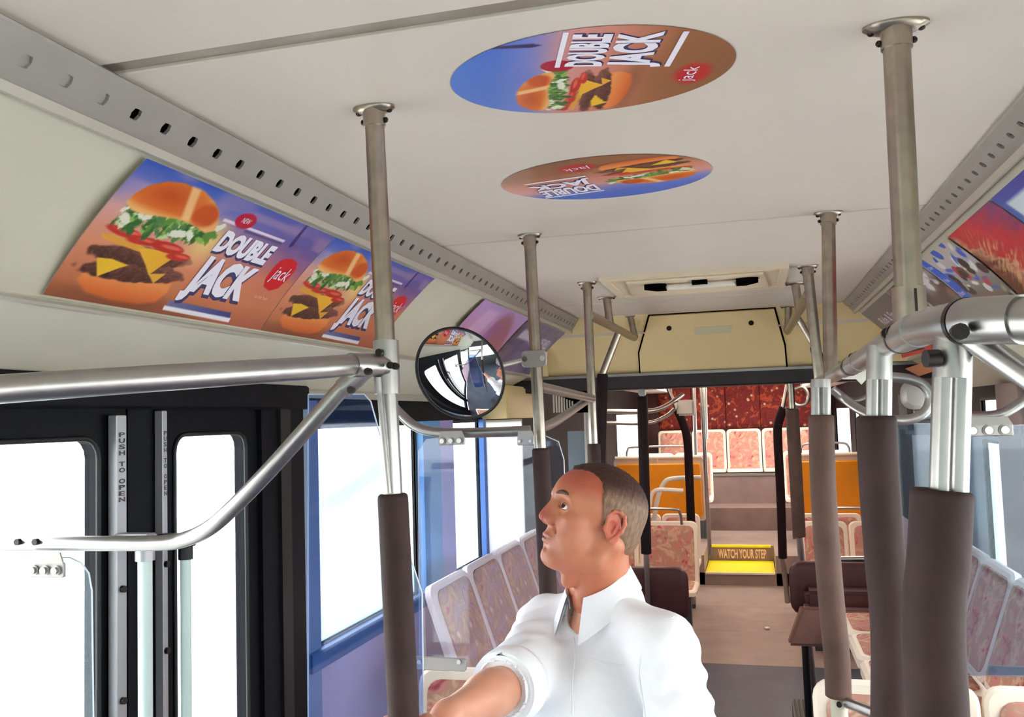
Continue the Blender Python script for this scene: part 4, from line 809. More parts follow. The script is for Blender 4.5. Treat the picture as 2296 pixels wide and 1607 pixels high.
for j, (px, w_, lab, zt, mcap) in enumerate(((325, .0155, 'wider', 1246, 'strip2'), (416, .0125, 'narrower', 1244, 'black2'))):
    p = aX(px, zt, XL+.10); t = thing('door_handle', (p.x, p.y, .5), 'pale green vertical grab tube on the door, the %s of two' % lab, 'handle', parent=dr)
    obj('tube', tube(B(), [(p.x, p.y, p.z), (p.x, p.y, .5)], w_, 20), M['pale'], t, smooth=50)
    obj('end_cap', tube(B(), [(p.x, p.y, p.z-.01), (p.x, p.y, p.z+.02)], w_*1.35, 20), M[mcap], t, smooth=50)
    obj('arm', bevel(box(B(), XL+.03, p.x+.02, p.y-.018, p.y+.018, p.z+.02, p.z+.05), .004, 1), M['strip2' if j == 0 else 'black2'], t)
t = thing('frosted_screen', (XL+.01, 5.07, .98), 'milky white frosted screen over the third left window', 'screen')
obj('sheet', box(B(), XL+.006, XL+.009, 4.66, 5.48, .975, 1.715), M['frost'], t)
obj('equipment_cabinet', bevel(box(B(), XL, XL+.16, 4.60, 5.3, 1.72, 1.9), .01), M['bulk'], None, label='beige box on the left wall above the frosted screen, right of the mirror', cat='cabinet')
t = thing('vent_grille', (XL+.2, 5.6, 1.78), 'black grille with pale slats below the bulkhead, left', 'vent')
obj('grille_back', box(B(), *sorted((aY(1236, 0, 5.0).x, aY(1290, 0, 5.0).x)), 5.0, 5.02, 1.74, 1.862), M['dark'], t)
for i in range(8):
    p = aY(1242+6*i, 905, 4.99); obj('slat', box(B(), p.x-.005, p.x+.002, 4.985, 5.0, 1.745, 1.85-.006*i), M['lip'], t)
t = thing('inner_door_frame', (-1.2, 5.6, 0), 'grey panelled screen post beyond the vent grille, left', 'partition')
obj('panel', box(B(), aY(1238, 0, 5.3).x, aY(1278, 0, 5.3).x, 5.3, 5.33, 0, 1.63), mat('screen_grey', (120, 134, 148), .5), t)
obj('post', box(B(), aY(1282, 0, 5.3).x, aY(1290, 0, 5.3).x, 5.28, 5.32, 0, 1.83), M['chrome'], t)
obj('cream_post', box(B(), aY(1276, 0, 5.3).x, aY(1281, 0, 5.3).x, 5.28, 5.32, 0, 1.80), M['lip'], t)
# dark display unit and boxes on the right wall
obj('display_unit', bevel(box(B(), .62, .80, 3.95, 4.2, 1.60, 1.79), .02), M['dgrey'], None, smooth=40, label='dark grey unit under the right cove behind the hoop', cat='box')
obj('speaker_pod', rslab(B(), aY(2050, 885, 3.3), (1, 0, 0), (0, 0, 1), .09, .10, .04, .05, .01), M['rail'], None, smooth=50, label='grey rounded pod seen through the looped hoop', cat='box')

# ------------------------------------------------------------------ seats
def seat_row(label, x0, x1, n, Y, zs, zt, face=-1, fab='fab', zf=0., back='cream', group=None, cushion=True, handle=False, bare=False):
    """transverse seat unit; face=-1 fronts the camera, face=+1 shows its back shell"""
    t = thing('bus_seat', ((x0+x1)/2, Y, zf), label, 'seat', group); w_ = (x1-x0)/n; s = -face
    u = Vector((1, 0, 0)) if face < 0 else Vector((-1, 0, 0)); tilt = Vector((0, .14*s, 1)).normalized(); zb = zs-.10
    for i in range(n):
        cx = x0+w_*(i+.5); h = zt-zb; c = Vector((cx, Y, zb))+tilt*(h/2)
        if face < 0:
            sh = obj('seat_shell', rslab(B(), c+Vector((0, .02, 0)), u, tilt, w_-.008, h, .05, .035), M[back], t, smooth=40)
            obj('backrest_fabric', rslab(B(), c+Vector((0, -.014, .015)), u, tilt, w_-.075, h-.09, .045, .008, .006), M[fab], t, smooth=60)
            if cushion:
                cc = Vector((cx, Y-.21, zs-.05)); obj('seat_base', rslab(B(), cc, (1, 0, 0), (0, 1, 0), w_-.008, .42, .05, .04), M['cream'], t, smooth=40)
                obj('cushion_fabric', rslab(B(), cc+Vector((0, .0, .036)), (1, 0, 0), (0, 1, 0), w_-.07, .34, .04, .008, .008), M[fab], t, smooth=60)
        else:
            sh = obj('seat_shell', rslab(B(), c+Vector((0, -.02, 0)), (-1, 0, 0), Vector((0, -.14, 1)).normalized(), w_-.004, h, .04, .03), M['cream'], t, smooth=40)
    if face > 0:
        obj('back_panel', rslab(B(), Vector(((x0+x1)/2, Y-.03-.07*(zt-zb), (zb+zt)/2-.01)), (1, 0, 0), Vector((0, -.14, 1)), (x1-x0)-.07, zt-zb-.09, .03, .030), M['orange'], t, smooth=40, label='flat orange back panel')
        obj('top_rim', tube(B(), [(x0+.02, Y-.03-.14*(zt-zb), zt), (x1-.02, Y-.03-.14*(zt-zb), zt)], .018, 12), M['cream'], t, smooth=50)
    if cushion: obj('pedestal', box(B(), x0+.06, x1-.06, Y-.22, Y-.12, zf, zs-.05), M['dgrey'], t)
    if handle:
        pts = [Vector((x0+.12, Y, zt-.02)), Vector((x0+.13, Y-.02*s, zt+.07)), Vector((x0+.2, Y-.03*s, zt+.10)), Vector((x1-.2, Y-.03*s, zt+.10)), Vector((x1-.13, Y-.02*s, zt+.07)), Vector((x1-.12, Y, zt-.02))]
        obj('top_handle', tube(B(), curve(pts, 4), .011, 12), M['chrome'], t, smooth=50)
    return t
seat_row('single forward-facing seat at the bottom left beside the first foam-sleeved pole', -1.075, -.695, 1, 2.66, .46, .935, fab='fab')
seat_row('cream-framed red patterned seat pair at the bottom right behind the foam-sleeved posts', .125, 1.0, 2, 2.62, .46, .960, fab='fab')
seat_row('patterned seat pair left of the aisle in front of the yellow step', -1.36, -.44, 2, 7.0, .45, .885, handle=True)
seat_row('patterned seat pair right of the aisle in front of the yellow step', .30, 1.0, 2, 7.0, .45, .885, handle=True)
seat_row('orange-backed seat pair left of the aisle', -1.36, -.47, 2, 9.0, .76, 1.29, face=1, cushion=False, handle=True)
seat_row('orange-backed seat pair right of the aisle', .32, 1.0, 2, 9.0, .76, 1.29, face=1, cushion=False, handle=True)
for x0, x1, lab in ((-1.36, -.47, 'left'), (.32, 1.0, 'right')):
    seat_row('patterned seat pair just behind the orange seat backs, %s of the aisle' % lab, x0, x1, 2, 10.7, .76, 1.25, zf=.28)
for i in range(5):
    x0 = -1.244+i*.452; n_ = ('far left', 'second from the left', 'middle', 'second from the right', 'far right')[i]
    seat_row('%s seat of the pale framed row along the rear wall' % n_, x0, x0+.448, 1, 12.12, 1.0, 1.49, zf=.93, group=None)
for (px0, px1, py0, py1, Y, lab) in ((1395, 1570, 1150, 1176, 8.3, 'left'), (1790, 1935, 1150, 1176, 8.3, 'right')):
    a, b2 = aY(px0, py0, Y), aY(px1, py1, Y)
    seat_row('low pale-rimmed seat pair between the patterned and the orange seats, %s of the aisle' % lab, a.x, b2.x, 2, Y, .42, .80)
# chrome hand loops standing on the left mid seats
t = thing('seat_hand_loop', aY(1468, 1170, 7.9), 'pair of nested chrome hand loops in front of the left orange seat back', 'handle')
obj('loop', tube(B(), curve([aY(1466, 1168, 7.9), aY(1474, 1120, 7.9), aY(1488, 1084, 7.9), aY(1508, 1073, 7.9), aY(1572, 1070, 7.9)], 5), .020, 12), M['white'], t, smooth=50)
obj('loop', tube(B(), curve([aY(1457, 1135, 7.7), aY(1461, 1110, 7.7), aY(1476, 1098, 7.7), aY(1532, 1100, 7.7)], 5), .018, 12), M['white'], t, smooth=50)
for k_, (y0_, lab) in enumerate(((3.05, 'nearest'), (3.475, 'second nearest'), (3.90, 'third'), (4.325, 'farthest'))):
    for side, xt, xb, lab2 in ((-1, -1.15, -1.02, 'left'), (1, .86, .73, 'right')):
        t = thing('side_facing_seat', (xt, y0_+.2, .38), '%s of the four side-facing seats along the %s wall' % (lab, lab2), 'seat')
        top, bot = Vector((xt, y0_+.21, 1.125)), Vector((xb, y0_+.21, .74)); v_s = (top-bot); h = v_s.length; v_s.normalize(); c = (top+bot)/2; u_s = Vector((0, 1 if side < 0 else -1, 0)); n_s = u_s.cross(v_s)
        obj('seat_shell', rslab(B(), c-n_s*.03, u_s, v_s, .42, h, .05, .034), M['sideshell'], t, smooth=40)
        obj('backrest_fabric', rslab(B(), c+n_s*.003, u_s, v_s, .368, h-.055, .045, .007, .006), M['fabb' if side < 0 else 'fab'], t, smooth=60)
        obj('seat_base', rslab(B(), (xb+(-side)*.16, y0_+.21, .66), (1, 0, 0), (0, 1, 0), .40, .42, .05, .05), M['cream'], t, smooth=40)
        obj('cushion_fabric', rslab(B(), (xb+(-side)*.16, y0_+.21, .708), (1, 0, 0), (0, 1, 0), .34, .36, .05, .008, .008), M['fabb' if side < 0 else 'fab'], t, smooth=60)
        obj('pedestal', box(B(), *sorted((xb, xb-side*.2)), y0_+.06, y0_+.36, .38, .66), M['dgrey'], t)
# flat grey bars bolted to the panels
for side, (xa, xb_, ya, yb), Y, lab in ((-1, (925, 1047, 1470, 1505), 2.52, 'bottom left'), (1, (2212, 2420, 1490, 1522), 2.50, 'bottom right')):
    a, b2 = aY(xa, ya, Y), aY(xb_, yb, Y); t = thing('seat_back_bar', (a+b2)/2, 'flat grey metal bar with bolts above the seat at the %s' % lab, 'bar')
    obj('plate', rslab(B(), (a+b2)/2, (1, 0, 0), (0, 0, 1), b2.x-a.x, a.z-b2.z, .01, .006), M['rail'], t, smooth=40)
    for px in ((942, 1030) if side < 0 else (2228, 2400)): obj('bolt', disc(B(), aY(px, (ya+yb)/2-5, Y-.006), (0, -1, 0), .007, .008, 10), M['boltm'], t, smooth=50)
# dark folded seats
def folded(label, x0, x1, Y, z0, z1, zc, wedge=True):
    t = thing('folded_seat', ((x0+x1)/2, Y, 0), label, 'seat')
    obj('backrest', rslab(B(), ((x0+x1)/2, Y, (z0+z1)/2), (1, 0, 0), (0, 0, 1), x1-x0, z1-z0, .07, .04, .01), M['maroon'], t, smooth=50)
    if wedge:
        bm = B(); xa = x0-.03; prism(bm, [(xa+.08, Y-.20, zc+.19), (x1, Y-.20, zc+.19), (x1, Y-.24, zc), (xa, Y-.24, zc)], (0, .10, 0)); obj('seat_flap', bevel(bm, .015), M['brownv'], t, smooth=40, label='brown folded seat base')
        obj('flap_top', bevel(box(B(), xa+.10, x1, Y-.21, Y-.02, zc+.19, zc+.27), .02), M['maroon'], t, smooth=40)
    for x in (x0+.06, x1-.06): obj('leg', tube(B(), [(x, Y-.1, zc+.02), (x, Y-.1, 0)], .018, 12), M['black2'], t, smooth=50)
    return t
folded('dark maroon folding seat with brown base, right of the aisle', .15, .62, 5.0, .64, .92, .53)
folded('dark maroon seat back just right of the man\'s shoulder', -.78, -.40, 5.3, .52, .83, .3, False)
obj('grab_bar', tube(B(), [aY(1880, 1253, 5.0), aY(2010, 1251, 5.0)], .014, 12), M['chrome'], None, smooth=50, label='thin horizontal bar above the folding seat, right', cat='rail')
t = thing('ribbed_ramp', aY(1800, 1600, 4.4), 'small black ribbed rubber plate on the floor at the right of the aisle', 'mat')
p0, p1 = aZ(1775, 1568, .12), aZ(1832, 1680, .12)
obj('plate', box(B(), p0.x, p0.x+.14, p1.y, p0.y, .0, .115), M['dgrey'], t)
for i in range(6): obj('rib', box(B(), p0.x+.012+i*.022, p0.x+.022+i*.022, p1.y, p0.y, .115, .125), M['black2'], t)
bm = B(); bmesh.ops.create_icosphere(bm, subdivisions=1, radius=.02, matrix=Matrix.Translation(aZ(1720, 1407, .012)) @ Matrix.Diagonal((1.3, 1.1, .5, 1)))
obj('paper_scrap', bm, M['white'], None, label='tiny white scrap of paper lying in the aisle', cat='litter')
# ------------------------------------------------------------------ person
class Field:
    """signed distance field on a grid, polygonised with surface nets"""
    def __init__(s, lo, hi, h):
        s.lo = np.array(lo, np.float32); s.h = h; n = np.ceil((np.array(hi)-s.lo)/h).astype(int)+1
        s.g = np.stack(np.meshgrid(*[s.lo[i]+h*np.arange(n[i], dtype=np.float32) for i in range(3)], indexing='ij'), -1); s.d = np.full(s.g.shape[:3], 9., np.float32)
    def ell(s, c, r, R=None):
        p = s.g-np.array(c, np.float32)
        if R is not None: p = p @ np.array(R, np.float32)
        r = np.array(r, np.float32); k0 = np.sqrt(((p/r)**2).sum(-1)); k1 = np.sqrt(((p/r**2)**2).sum(-1))+1e-6; return k0*(k0-1)/k1
    def rc(s, a, b, r1, r2=None, sq=None):
        r2 = r1 if r2 is None else r2; a = np.array(a, np.float32); b = np.array(b, np.float32); ab = b-a; p = s.g-a
        t = np.clip((p @ ab)/(ab @ ab), 0, 1); q = p-t[..., None]*ab
        if sq is not None:
            f_, k_ = sq; f_ = np.array(f_, np.float32); q = q+(q @ f_)[..., None]*f_*(1/k_-1)
        return np.sqrt((q**2).sum(-1))-(r1+(r2-r1)*t)
    def add(s, d, k=.01):
        h = np.clip(.5+.5*(s.d-d)/k, 0, 1); s.d = s.d*(1-h)+d*h-k*h*(1-h)
    def sub(s, d, k=.004):
        h = np.clip(.5-.5*(s.d+d)/k, 0, 1); s.d = s.d*(1-h)+(-d)*h+k*h*(1-h)
    def inter(s, d): s.d = np.maximum(s.d, d)
    def mesh(s):
        D = s.d; ins = D < 0; nx, ny, nz = D.shape; acc = np.zeros((nx-1, ny-1, nz-1, 3), np.float32); cnt = np.zeros((nx-1, ny-1, nz-1), np.float32)
        cs = [(i, j, k) for i in (0, 1) for j in (0, 1) for k in (0, 1)]
        def sl(c): return D[c[0]:nx-1+c[0], c[1]:ny-1+c[1], c[2]:nz-1+c[2]]
        for a in cs:
            for ax in range(3):
                if a[ax]: continue
                b = list(a); b[ax] = 1; A, Bv = sl(a), sl(b); m = (A < 0) != (Bv < 0); t = np.where(m, A/(A-Bv+1e-12), 0)
                for q in range(3): acc[..., q] += m*(a[q]+(t if q == ax else 0))
                cnt += m
        act = cnt > 0; idx = np.full(act.shape, -1, np.int64); idx[act] = np.arange(act.sum()); ii = np.argwhere(act)
        V = s.lo+(ii+acc[act]/cnt[act][:, None])*s.h; Q = []
        for ax in range(3):
            o1, o2 = [(1, 2), (2, 0), (0, 1)][ax]; A = D.take(range(D.shape[ax]-1), ax) < 0; Bv = D.take(range(1, D.shape[ax]), ax) < 0; e = np.argwhere(A != Bv)
            sg = A[tuple(e.T)]; ok = (e[:, o1] > 0) & (e[:, o2] > 0) & (e[:, o1] < D.shape[o1]-1) & (e[:, o2] < D.shape[o2]-1); e = e[ok]; sg = sg[ok]
            def cell(d1, d2):
                c = e.copy(); c[:, o1] -= d1; c[:, o2] -= d2; return idx[c[:, 0], c[:, 1], c[:, 2]]
            q = np.stack([cell(1, 1), cell(0, 1), cell(0, 0), cell(1, 0)], -1); q[~sg] = q[~sg][:, ::-1]; Q.append(q)
        return V.astype(np.float64), np.concatenate(Q)
def smooth_noise(P, sc, seed):
    rs = np.random.RandomState(seed); out = np.zeros(len(P))
    for i in range(6):
        k_ = rs.randn(3)*sc; out += np.sin(P @ k_+rs.rand()*6.28)/6
    return out
HC = np.array(aY(1340, 1150, 1.86))          # head centre
fw_ = np.array([-.865, -.50, 0]); pt = math.radians(21)
vd = np.array([HC[0], HC[1], 0]); vd /= np.linalg.norm(vd)
fw_ /= np.linalg.norm(fw_); lf = np.cross([0, 0, 1], fw_)       # his left, towards the camera
f3 = fw_*math.cos(pt)+np.array([0, 0, 1])*math.sin(pt); u3 = -fw_*math.sin(pt)+np.array([0, 0, 1])*math.cos(pt)
RH = np.stack([f3, lf, u3])                   # rows: face, left, up ; world = HC + local @ RH
def HL(p): return HC+np.asarray(p) @ RH
man = thing('person', (-.27, 1.93, 0), 'man in a white shirt looking up at the ceiling, one hand on the nearest pole', 'person')
h_ = .0017; Fh = Field((-.118, -.096, -.215), (.134, .098, .112), h_)
def sym(fn): fn(1); fn(-1)
Fh.add(Fh.ell((-.001, 0, .020), (.0985, .0765, .0795)), .01)
Fh.add(Fh.ell((.040, 0, .018), (.064, .064, .058)), .015)
Fh.add(Fh.ell((.040, 0, -.045), (.052, .060, .062)), .02)
D0 = Fh.d.copy()
Fh.add(Fh.ell((.036, 0, -.088), (.048, .050, .040)), .02)
Fh.add(Fh.ell((.066, 0, -.080), (.029, .032, .030)), .014)
Fh.add(Fh.ell((.070, 0, -.116), (.0195, .020, .0155)), .016)
Fh.add(Fh.ell((.020, 0, -.110), (.050, .036, .026)), .025)
def jaw(s):
    Fh.add(Fh.rc((-.022, s*.056, -.055), (-.010, s*.052, -.090), .013, .014), .03); Fh.add(Fh.rc((-.010, s*.052, -.090), (.062, s*.018, -.118), .014, .013), .022)
    Fh.add(Fh.ell((.060, s*.040, -.034), (.024, .022, .017)), .016); Fh.add(Fh.ell((.050, s*.040, -.068), (.026, .018, .026)), .02)
sym(jaw)
sym(lambda s: Fh.add(Fh.rc((.094, s*.014, .009), (.079, s*.046, .010), .0075, .008), .014))
sym(lambda s: Fh.sub(Fh.ell((.098, s*.031, -.010), (.017, .018, .012)), .014))
sym(lambda s: Fh.add(Fh.ell((.0755, s*.031, -.0100), (.0152, .0155, .0138)), .004))
# nose
Fh.add(Fh.rc((.094, 0, .004), (.108, 0, -.030), .0075, .0090), .010); Fh.add(Fh.ell((.1085, 0, -.0415), (.0125, .0115, .0105)), .008)
sym(lambda s: Fh.add(Fh.ell((.099, s*.0120, -.0470), (.0105, .0072, .0080)), .006)); sym(lambda s: Fh.add(Fh.rc((.090, s*.011, -.012), (.095, s*.014, -.040), .007, .007), .014))
sym(lambda s: Fh.sub(Fh.ell((.1055, s*.0062, -.0535), (.0050, .0030, .0035)), .003))
# lips
Fh.add(Fh.ell((.0900, 0, -.0755), (.0088, .0215, .0054)), .005); Fh.add(Fh.ell((.0880, 0, -.0868), (.0095, .0185, .0064)), .005)
sym(lambda s: Fh.sub(Fh.rc((.0990, 0, -.0808), (.0800, s*.0265, -.0830), .0016, .0020), .0035)); Fh.sub(Fh.ell((.094, 0, -.098), (.008, .016, .005)), .010)
sym(lambda s: Fh.sub(Fh.rc((.088, s*.020, -.052), (.076, s*.034, -.078), .0012, .0012), .007))
sym(lambda s: Fh.add(Fh.rc((.078, s*.021, -.0245), (.073, s*.042, -.0225), .0020, .0016), .005))
# eye opening in the lids
sym(lambda s: Fh.sub(Fh.rc((.0915, s*.0225, -.0100), (.0850, s*.0400, -.0110), .0050, .0042), .0010))
# ears
def ear(s):
    rake = np.array([[math.cos(.25), 0, math.sin(.25)], [0, 1, 0], [-math.sin(.25), 0, math.cos(.25)]])
    Fh.add(Fh.ell((-.011, s*.0765, -.020), (.0180, .0060, .0300), rake), .006)
    pts = [(.003, -.020), (.005, .000), (-.003, .012), (-.015, .014), (-.025, .008), (-.030, -.006), (-.028, -.022), (-.020, -.036), (-.011, -.046)]
    for (a, b), (c, d) in zip(pts, pts[1:]): Fh.add(Fh.rc((a, s*(.0775+.24*(.006-a)), b), (c, s*(.0775+.24*(.006-c)), d), .0038, .0038), .003)
    Fh.sub(Fh.ell((-.007, s*.0845, -.020), (.0100, .0075, .0150), rake), .003); Fh.sub(Fh.ell((-.016, s*.0865, .001), (.0085, .0060, .0050), rake), .003)
    Fh.add(Fh.rc((-.017, s*.0815, -.010), (-.013, s*.0815, -.030), .0022, .0022), .003); Fh.add(Fh.ell((.0045, s*.0760, -.025), (.0045, .0050, .0070)), .004)
sym(ear)
# neck to the collar
nb = (np.array(aY(1346, 1338, 1.885))-HC) @ RH.T
Fh.add(Fh.rc((-.028, 0, -.055), tuple(nb), .056, .062), .03); sym(lambda s: Fh.add(Fh.rc((-.036, s*.052, -.055), tuple(nb+np.array([.045, s*.018, .0])), .016, .014), .020))
Fh.add(Fh.ell((.018, 0, -.150), (.014, .013, .016)), .02)
V, Q = Fh.mesh()
hx, hy, hz = V.T; ay = np.abs(hy)
col = np.tile(np.array([194, 124, 92.]), (len(V), 1))
def tint(m, c): 
    m = np.clip(m, 0, 1)[:, None]; col[:] = col*(1-m)+np.array(c, float)*m
g = lambda c, r: np.exp(-(((V-np.array(c))/np.array(r))**2).sum(1))
tint(.55*np.clip((hz-.015)/.03, 0, 1)*(hx > .0), (172, 72, 56)); tint(.7*g((.115, 0, -.040), (.018, .022, .02)), (184, 82, 76))
for s in (-1, 1): tint(.45*g((.068, s*.044, -.040), (.03, .02, .02)), (192, 104, 84)); tint(.75*g((-.014, s*.083, -.018), (.022, .016, .033)), (204, 92, 80)); tint(.45*g((.080, s*.031, -.024), (.02, .018, .006)), (206, 158, 118)); tint(.5*g((.090, s*.031, -.002), (.02, .018, .005)), (146, 80, 66))
tint(.85*g((.094, 0, -.0755), (.02, .021, .0042)), (172, 88, 90)); tint(.8*g((.093, 0, -.087), (.02, .018, .0048)), (180, 96, 96)); tint(.8*np.clip(1-np.abs(hz+.0812+.15*ay*0)/.0016, 0, 1)*(ay < .024)*(hx > .07), (84, 34, 34))
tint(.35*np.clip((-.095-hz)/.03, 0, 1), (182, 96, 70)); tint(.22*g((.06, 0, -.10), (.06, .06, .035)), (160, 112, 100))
col += (smooth_noise(V, 160, 1)*3)[:, None]+(smooth_noise(V, 50, 2)*4)[:, None]
WV = [HL(V)]; WQ = [Q]; WC = [col]
# ---- right forearm + hand on the pole
SR, SL = np.array(aY(1232, 1400, 1.985)), np.array(aY(1486, 1446, 1.77))
ER = np.array(aY(1148, 1532, 1.70)); WR = np.array(aY(1005, 1606, 1.47))
pole_at = lambda z: np.array(at_z(PA, PAl, z))
gz = WR[2]-.035; gp = pole_at(gz); pd = np.array((PA-PAl).normalized())
lo = np.minimum(np.minimum(ER, WR), gp)-.09; hi = np.maximum(np.maximum(ER, WR), gp)+.09
Fa = Field(lo, hi, .0026); Fa.add(Fa.rc(ER, ER+(WR-ER)*.45, .044, .040), .02); Fa.add(Fa.rc(ER+(WR-ER)*.35, WR, .042, .0265), .02)
out_ = gp-WR; out_ /= np.linalg.norm(out_); side = np.cross(pd, out_); side /= np.linalg.norm(side)
pc = gp-out_*.040+side*.012          # palm centre beside the pole
Fa.add(Fa.rc(WR, pc, .024, .026), .02); Fa.add(Fa.rc(pc+pd*.030, pc-pd*.032, .0175, .016, (side, 1.2)), .015)
def finger(k, L, r):
    o = pc+pd*(.030-.0205*k); q = [o+side*.012]
    for a_ in (95, 140, 195, 250):
        a_ = math.radians(a_)*1.0; rad = .0255+r+.001; q.append(gp+pd*(.030-.0205*k)+(-out_*math.cos(a_-math.pi/2)*0+(-out_)*math.cos(math.radians(0)+a_-math.radians(60))+side*math.sin(a_-math.radians(60)))*rad)
    q = q[:1+L]
    for a, b in zip(q, q[1:]): Fa.add(Fa.rc(a, b, r, r*.94), .003 if k else .004)
for k_, (L, r) in enumerate(((4, .0088), (4, .0092), (4, .0088), (3, .0078))): finger(k_, L, r)
th = [pc+pd*.016-side*.010, pc+pd*.040-side*.024+out_*.012, gp+pd*.052-side*(.034)+out_*.004, gp+pd*.050-side*.026+out_*.024]
for a, b, r in zip(th, th[1:], (.0130, .0110, .0098)): Fa.add(Fa.rc(a, b, r, r*.92), .004)
V, Q = Fa.mesh(); c2 = np.tile(np.array([204, 146, 120.]), (len(V), 1)); kk = np.exp(-((V-pc)**2).sum(1)/.003)[:, None]; c2 = c2*(1-.4*kk)+np.array([196, 112, 92.])*.4*kk; c2 += (smooth_noise(V, 120, 3)*4)[:, None]
WV.append(V); WQ.append(Q); WC.append(c2)
# ---- torso, left arm and legs under the clothes
MS = (SR+SL)/2; lw = (SL-SR)/np.linalg.norm(SL-SR); fb = np.cross(lw, [0, 0, 1]); fb[2] = 0; fb /= np.linalg.norm(fb); UP = np.array([0, 0, 1.])
EL = np.array(aY(1548, 1700, 1.70)); WL = EL+np.array([-.05, -.06, -.22])
hipc = np.array([MS[0]-.0, MS[1]+.02, .80]); nbw = HL(nb)
Ft = Field((-.75, 1.45, 0.0), (.12, 2.25, 1.42), .009)
Ft.add(Ft.rc(nbw, nbw-UP*.1, .055, .06), .02); Ft.add(Ft.rc(MS-UP*.10, hipc+UP*.25, .105, .10, (fb, .8)), .06); Ft.add(Ft.rc(hipc+UP*.25, hipc, .10, .115, (fb, .8)), .06)
for S_ in (SR, SL): Ft.add(Ft.rc(MS-UP*.03, S_-UP*.02, .055, .045), .04)
Ft.add(Ft.rc(SR, ER, .045, .038), .02); Ft.add(Ft.rc(SL, EL, .045, .038), .02); Ft.add(Ft.rc(EL, WL, .036, .024), .02); Ft.add(Ft.ell(WL+(WL-EL)*.32, (.028, .034, .055)), .02)
legs = []
for s in (-1, 1):
    hp_ = hipc+lw*s*.09; kn = hp_+fb*.03+UP*(.44-hp_[2]); an = kn-fb*.02+UP*(.08-kn[2]); legs.append((hp_, kn, an)); Ft.add(Ft.rc(hp_, kn, .075, .052), .03); Ft.add(Ft.rc(kn, an, .052, .035), .02); Ft.add(Ft.rc(an-UP*.045, an-UP*.045+fb*.15, .030, .026), .02)
V, Q = Ft.mesh(); WV.append(V); WQ.append(Q); WC.append(np.tile(np.array([220, 156, 130.]), (len(V), 1)))
offs = np.cumsum([0]+[len(v) for v in WV[:-1]]); Vb = np.concatenate(WV); Qb = np.concatenate([q+o for q, o in zip(WQ, offs)]); Cb = np.clip(np.concatenate(WC)/255, 0, 1); Cb = np.where(Cb <= .04045, Cb/12.92, ((Cb+.055)/1.055)**2.4)
base_ = np.array(wloc(man)); np_mesh('body', Vb-base_, Qb, man, M['skin'], Cb)
# eyes, brows
for s in (-1, 1):
    c = HL((.0755, s*.031, -.0100)); gd = (f3*.90+u3*.16+lf*.16); gd /= np.linalg.norm(gd)
    e = obj('eyeball', sphere(B(), Vector(c), .0135, 20, 14), M['eye'], man, smooth=80)
    bm = B(); disc(bm, Vector(c+gd*.0118), Vector(gd), .0062, .0020, 20); obj('iris', bm, M['iris'], e, smooth=40); bm = B(); disc(bm, Vector(c+gd*.0137), Vector(gd), .0030, .0006, 12); obj('pupil', bm, M['black2'], e)
    bm = B(); pts = [Vector(HL(p)) for p in ((.1035, s*.012, .0105), (.1010, s*.024, .0150), (.0950, s*.037, .0170), (.0850, s*.049, .0130))]; tube(bm, curve(pts, 5), 0, 8, rs=[.0026+.0020*math.sin(math.pi*i/15) for i in range(16)]); obj('eyebrow', bm, M['brow'], man, smooth=60)
# hair
Fg = Field((-.118, -.096, -.215), (.134, .098, .112), h_); Fg.d = D0-.0048
Fg.add(Fg.ell((-.045, 0, -.035), (.053, .061, .048)), .03)
X_, Y_, Z_ = Fg.g[..., 0], np.abs(Fg.g[..., 1]), Fg.g[..., 2]
front = np.interp(Y_, [0, .012, .028, .045, .058, .07, .09], [.080, .077, .064, .048, .036, .028, .024])+.0012*np.sin(Z_*400)*(Z_ < .06)
side_f = np.interp(Z_, [-.05, -.026, -.010, .010, .03, .06], [-.030, .010, .013, .020, .028, .036])   # sideburn
front = np.where(Z_ < .045, np.minimum(front, side_f), front)
nape = np.interp(X_, [-.12, -.040, -.033, -.026, .003, .006, .03], [-.062, -.068, -.050, .012, .014, -.022, -.028])  # lower limit
reg = np.maximum(X_-front, nape-Z_); Fg.inter(reg*.8)
Fg.sub(D0+.004, .002)
V, Q = Fg.mesh(); n_ = smooth_noise(V*np.array([1, 1, .35]), 420, 4)*.8; rad_ = V-np.array([0, 0, .02]); rad_ /= np.linalg.norm(rad_, axis=1)[:, None]; V = V+rad_*(n_*.0016)[:, None]
tt = np.clip((V[:, 2]-.035+.25*np.minimum(V[:, 0], 0)*0)/.03, 0, 1)[:, None]; hc = np.array([128, 100, 80.])*(1-tt)+np.array([62, 34, 28.])*tt; hc = hc*(1+.22*smooth_noise(V*np.array([1, 1, .3]), 500, 8))[:, None]; hc = np.clip(hc/255, 0, 1)**2.2
np_mesh('hair', HL(V)-base_, Q, man, M['hairm'], hc)
# shirt
Fc = Field((-.72, 1.50, .70), (.10, 2.22, 1.47), .0052)
Fc.add(Fc.rc(MS-UP*.115, hipc+UP*.22, .128, .128, (fb, .78)), .06); Fc.add(Fc.rc(hipc+UP*.22, hipc-UP*.04, .126, .138, (fb, .80)), .06)
for S_, k_ in ((SR, 0), (SL, 1)): Fc.add(Fc.rc(nbw-UP*.030-fb*.012, S_-UP*.004, .058, .058), .05)
Fc.add(Fc.ell(MS+fb*.045-UP*.13, (.13, .13, .12)), .06); Fc.add(Fc.rc(nbw-UP*.055-fb*.02, nbw-UP*.005-fb*.035, .058, .050), .05)
Fc.add(Fc.rc(SL-UP*.005, EL, .063, .068), .03); Fc.add(Fc.rc(EL, WL, .062, .046), .03)
eR = ER+(WR-ER)*.02; Fc.add(Fc.rc(SR, ER, .062, .060), .035); Fc.add(Fc.rc(ER, eR, .060, .064), .02)
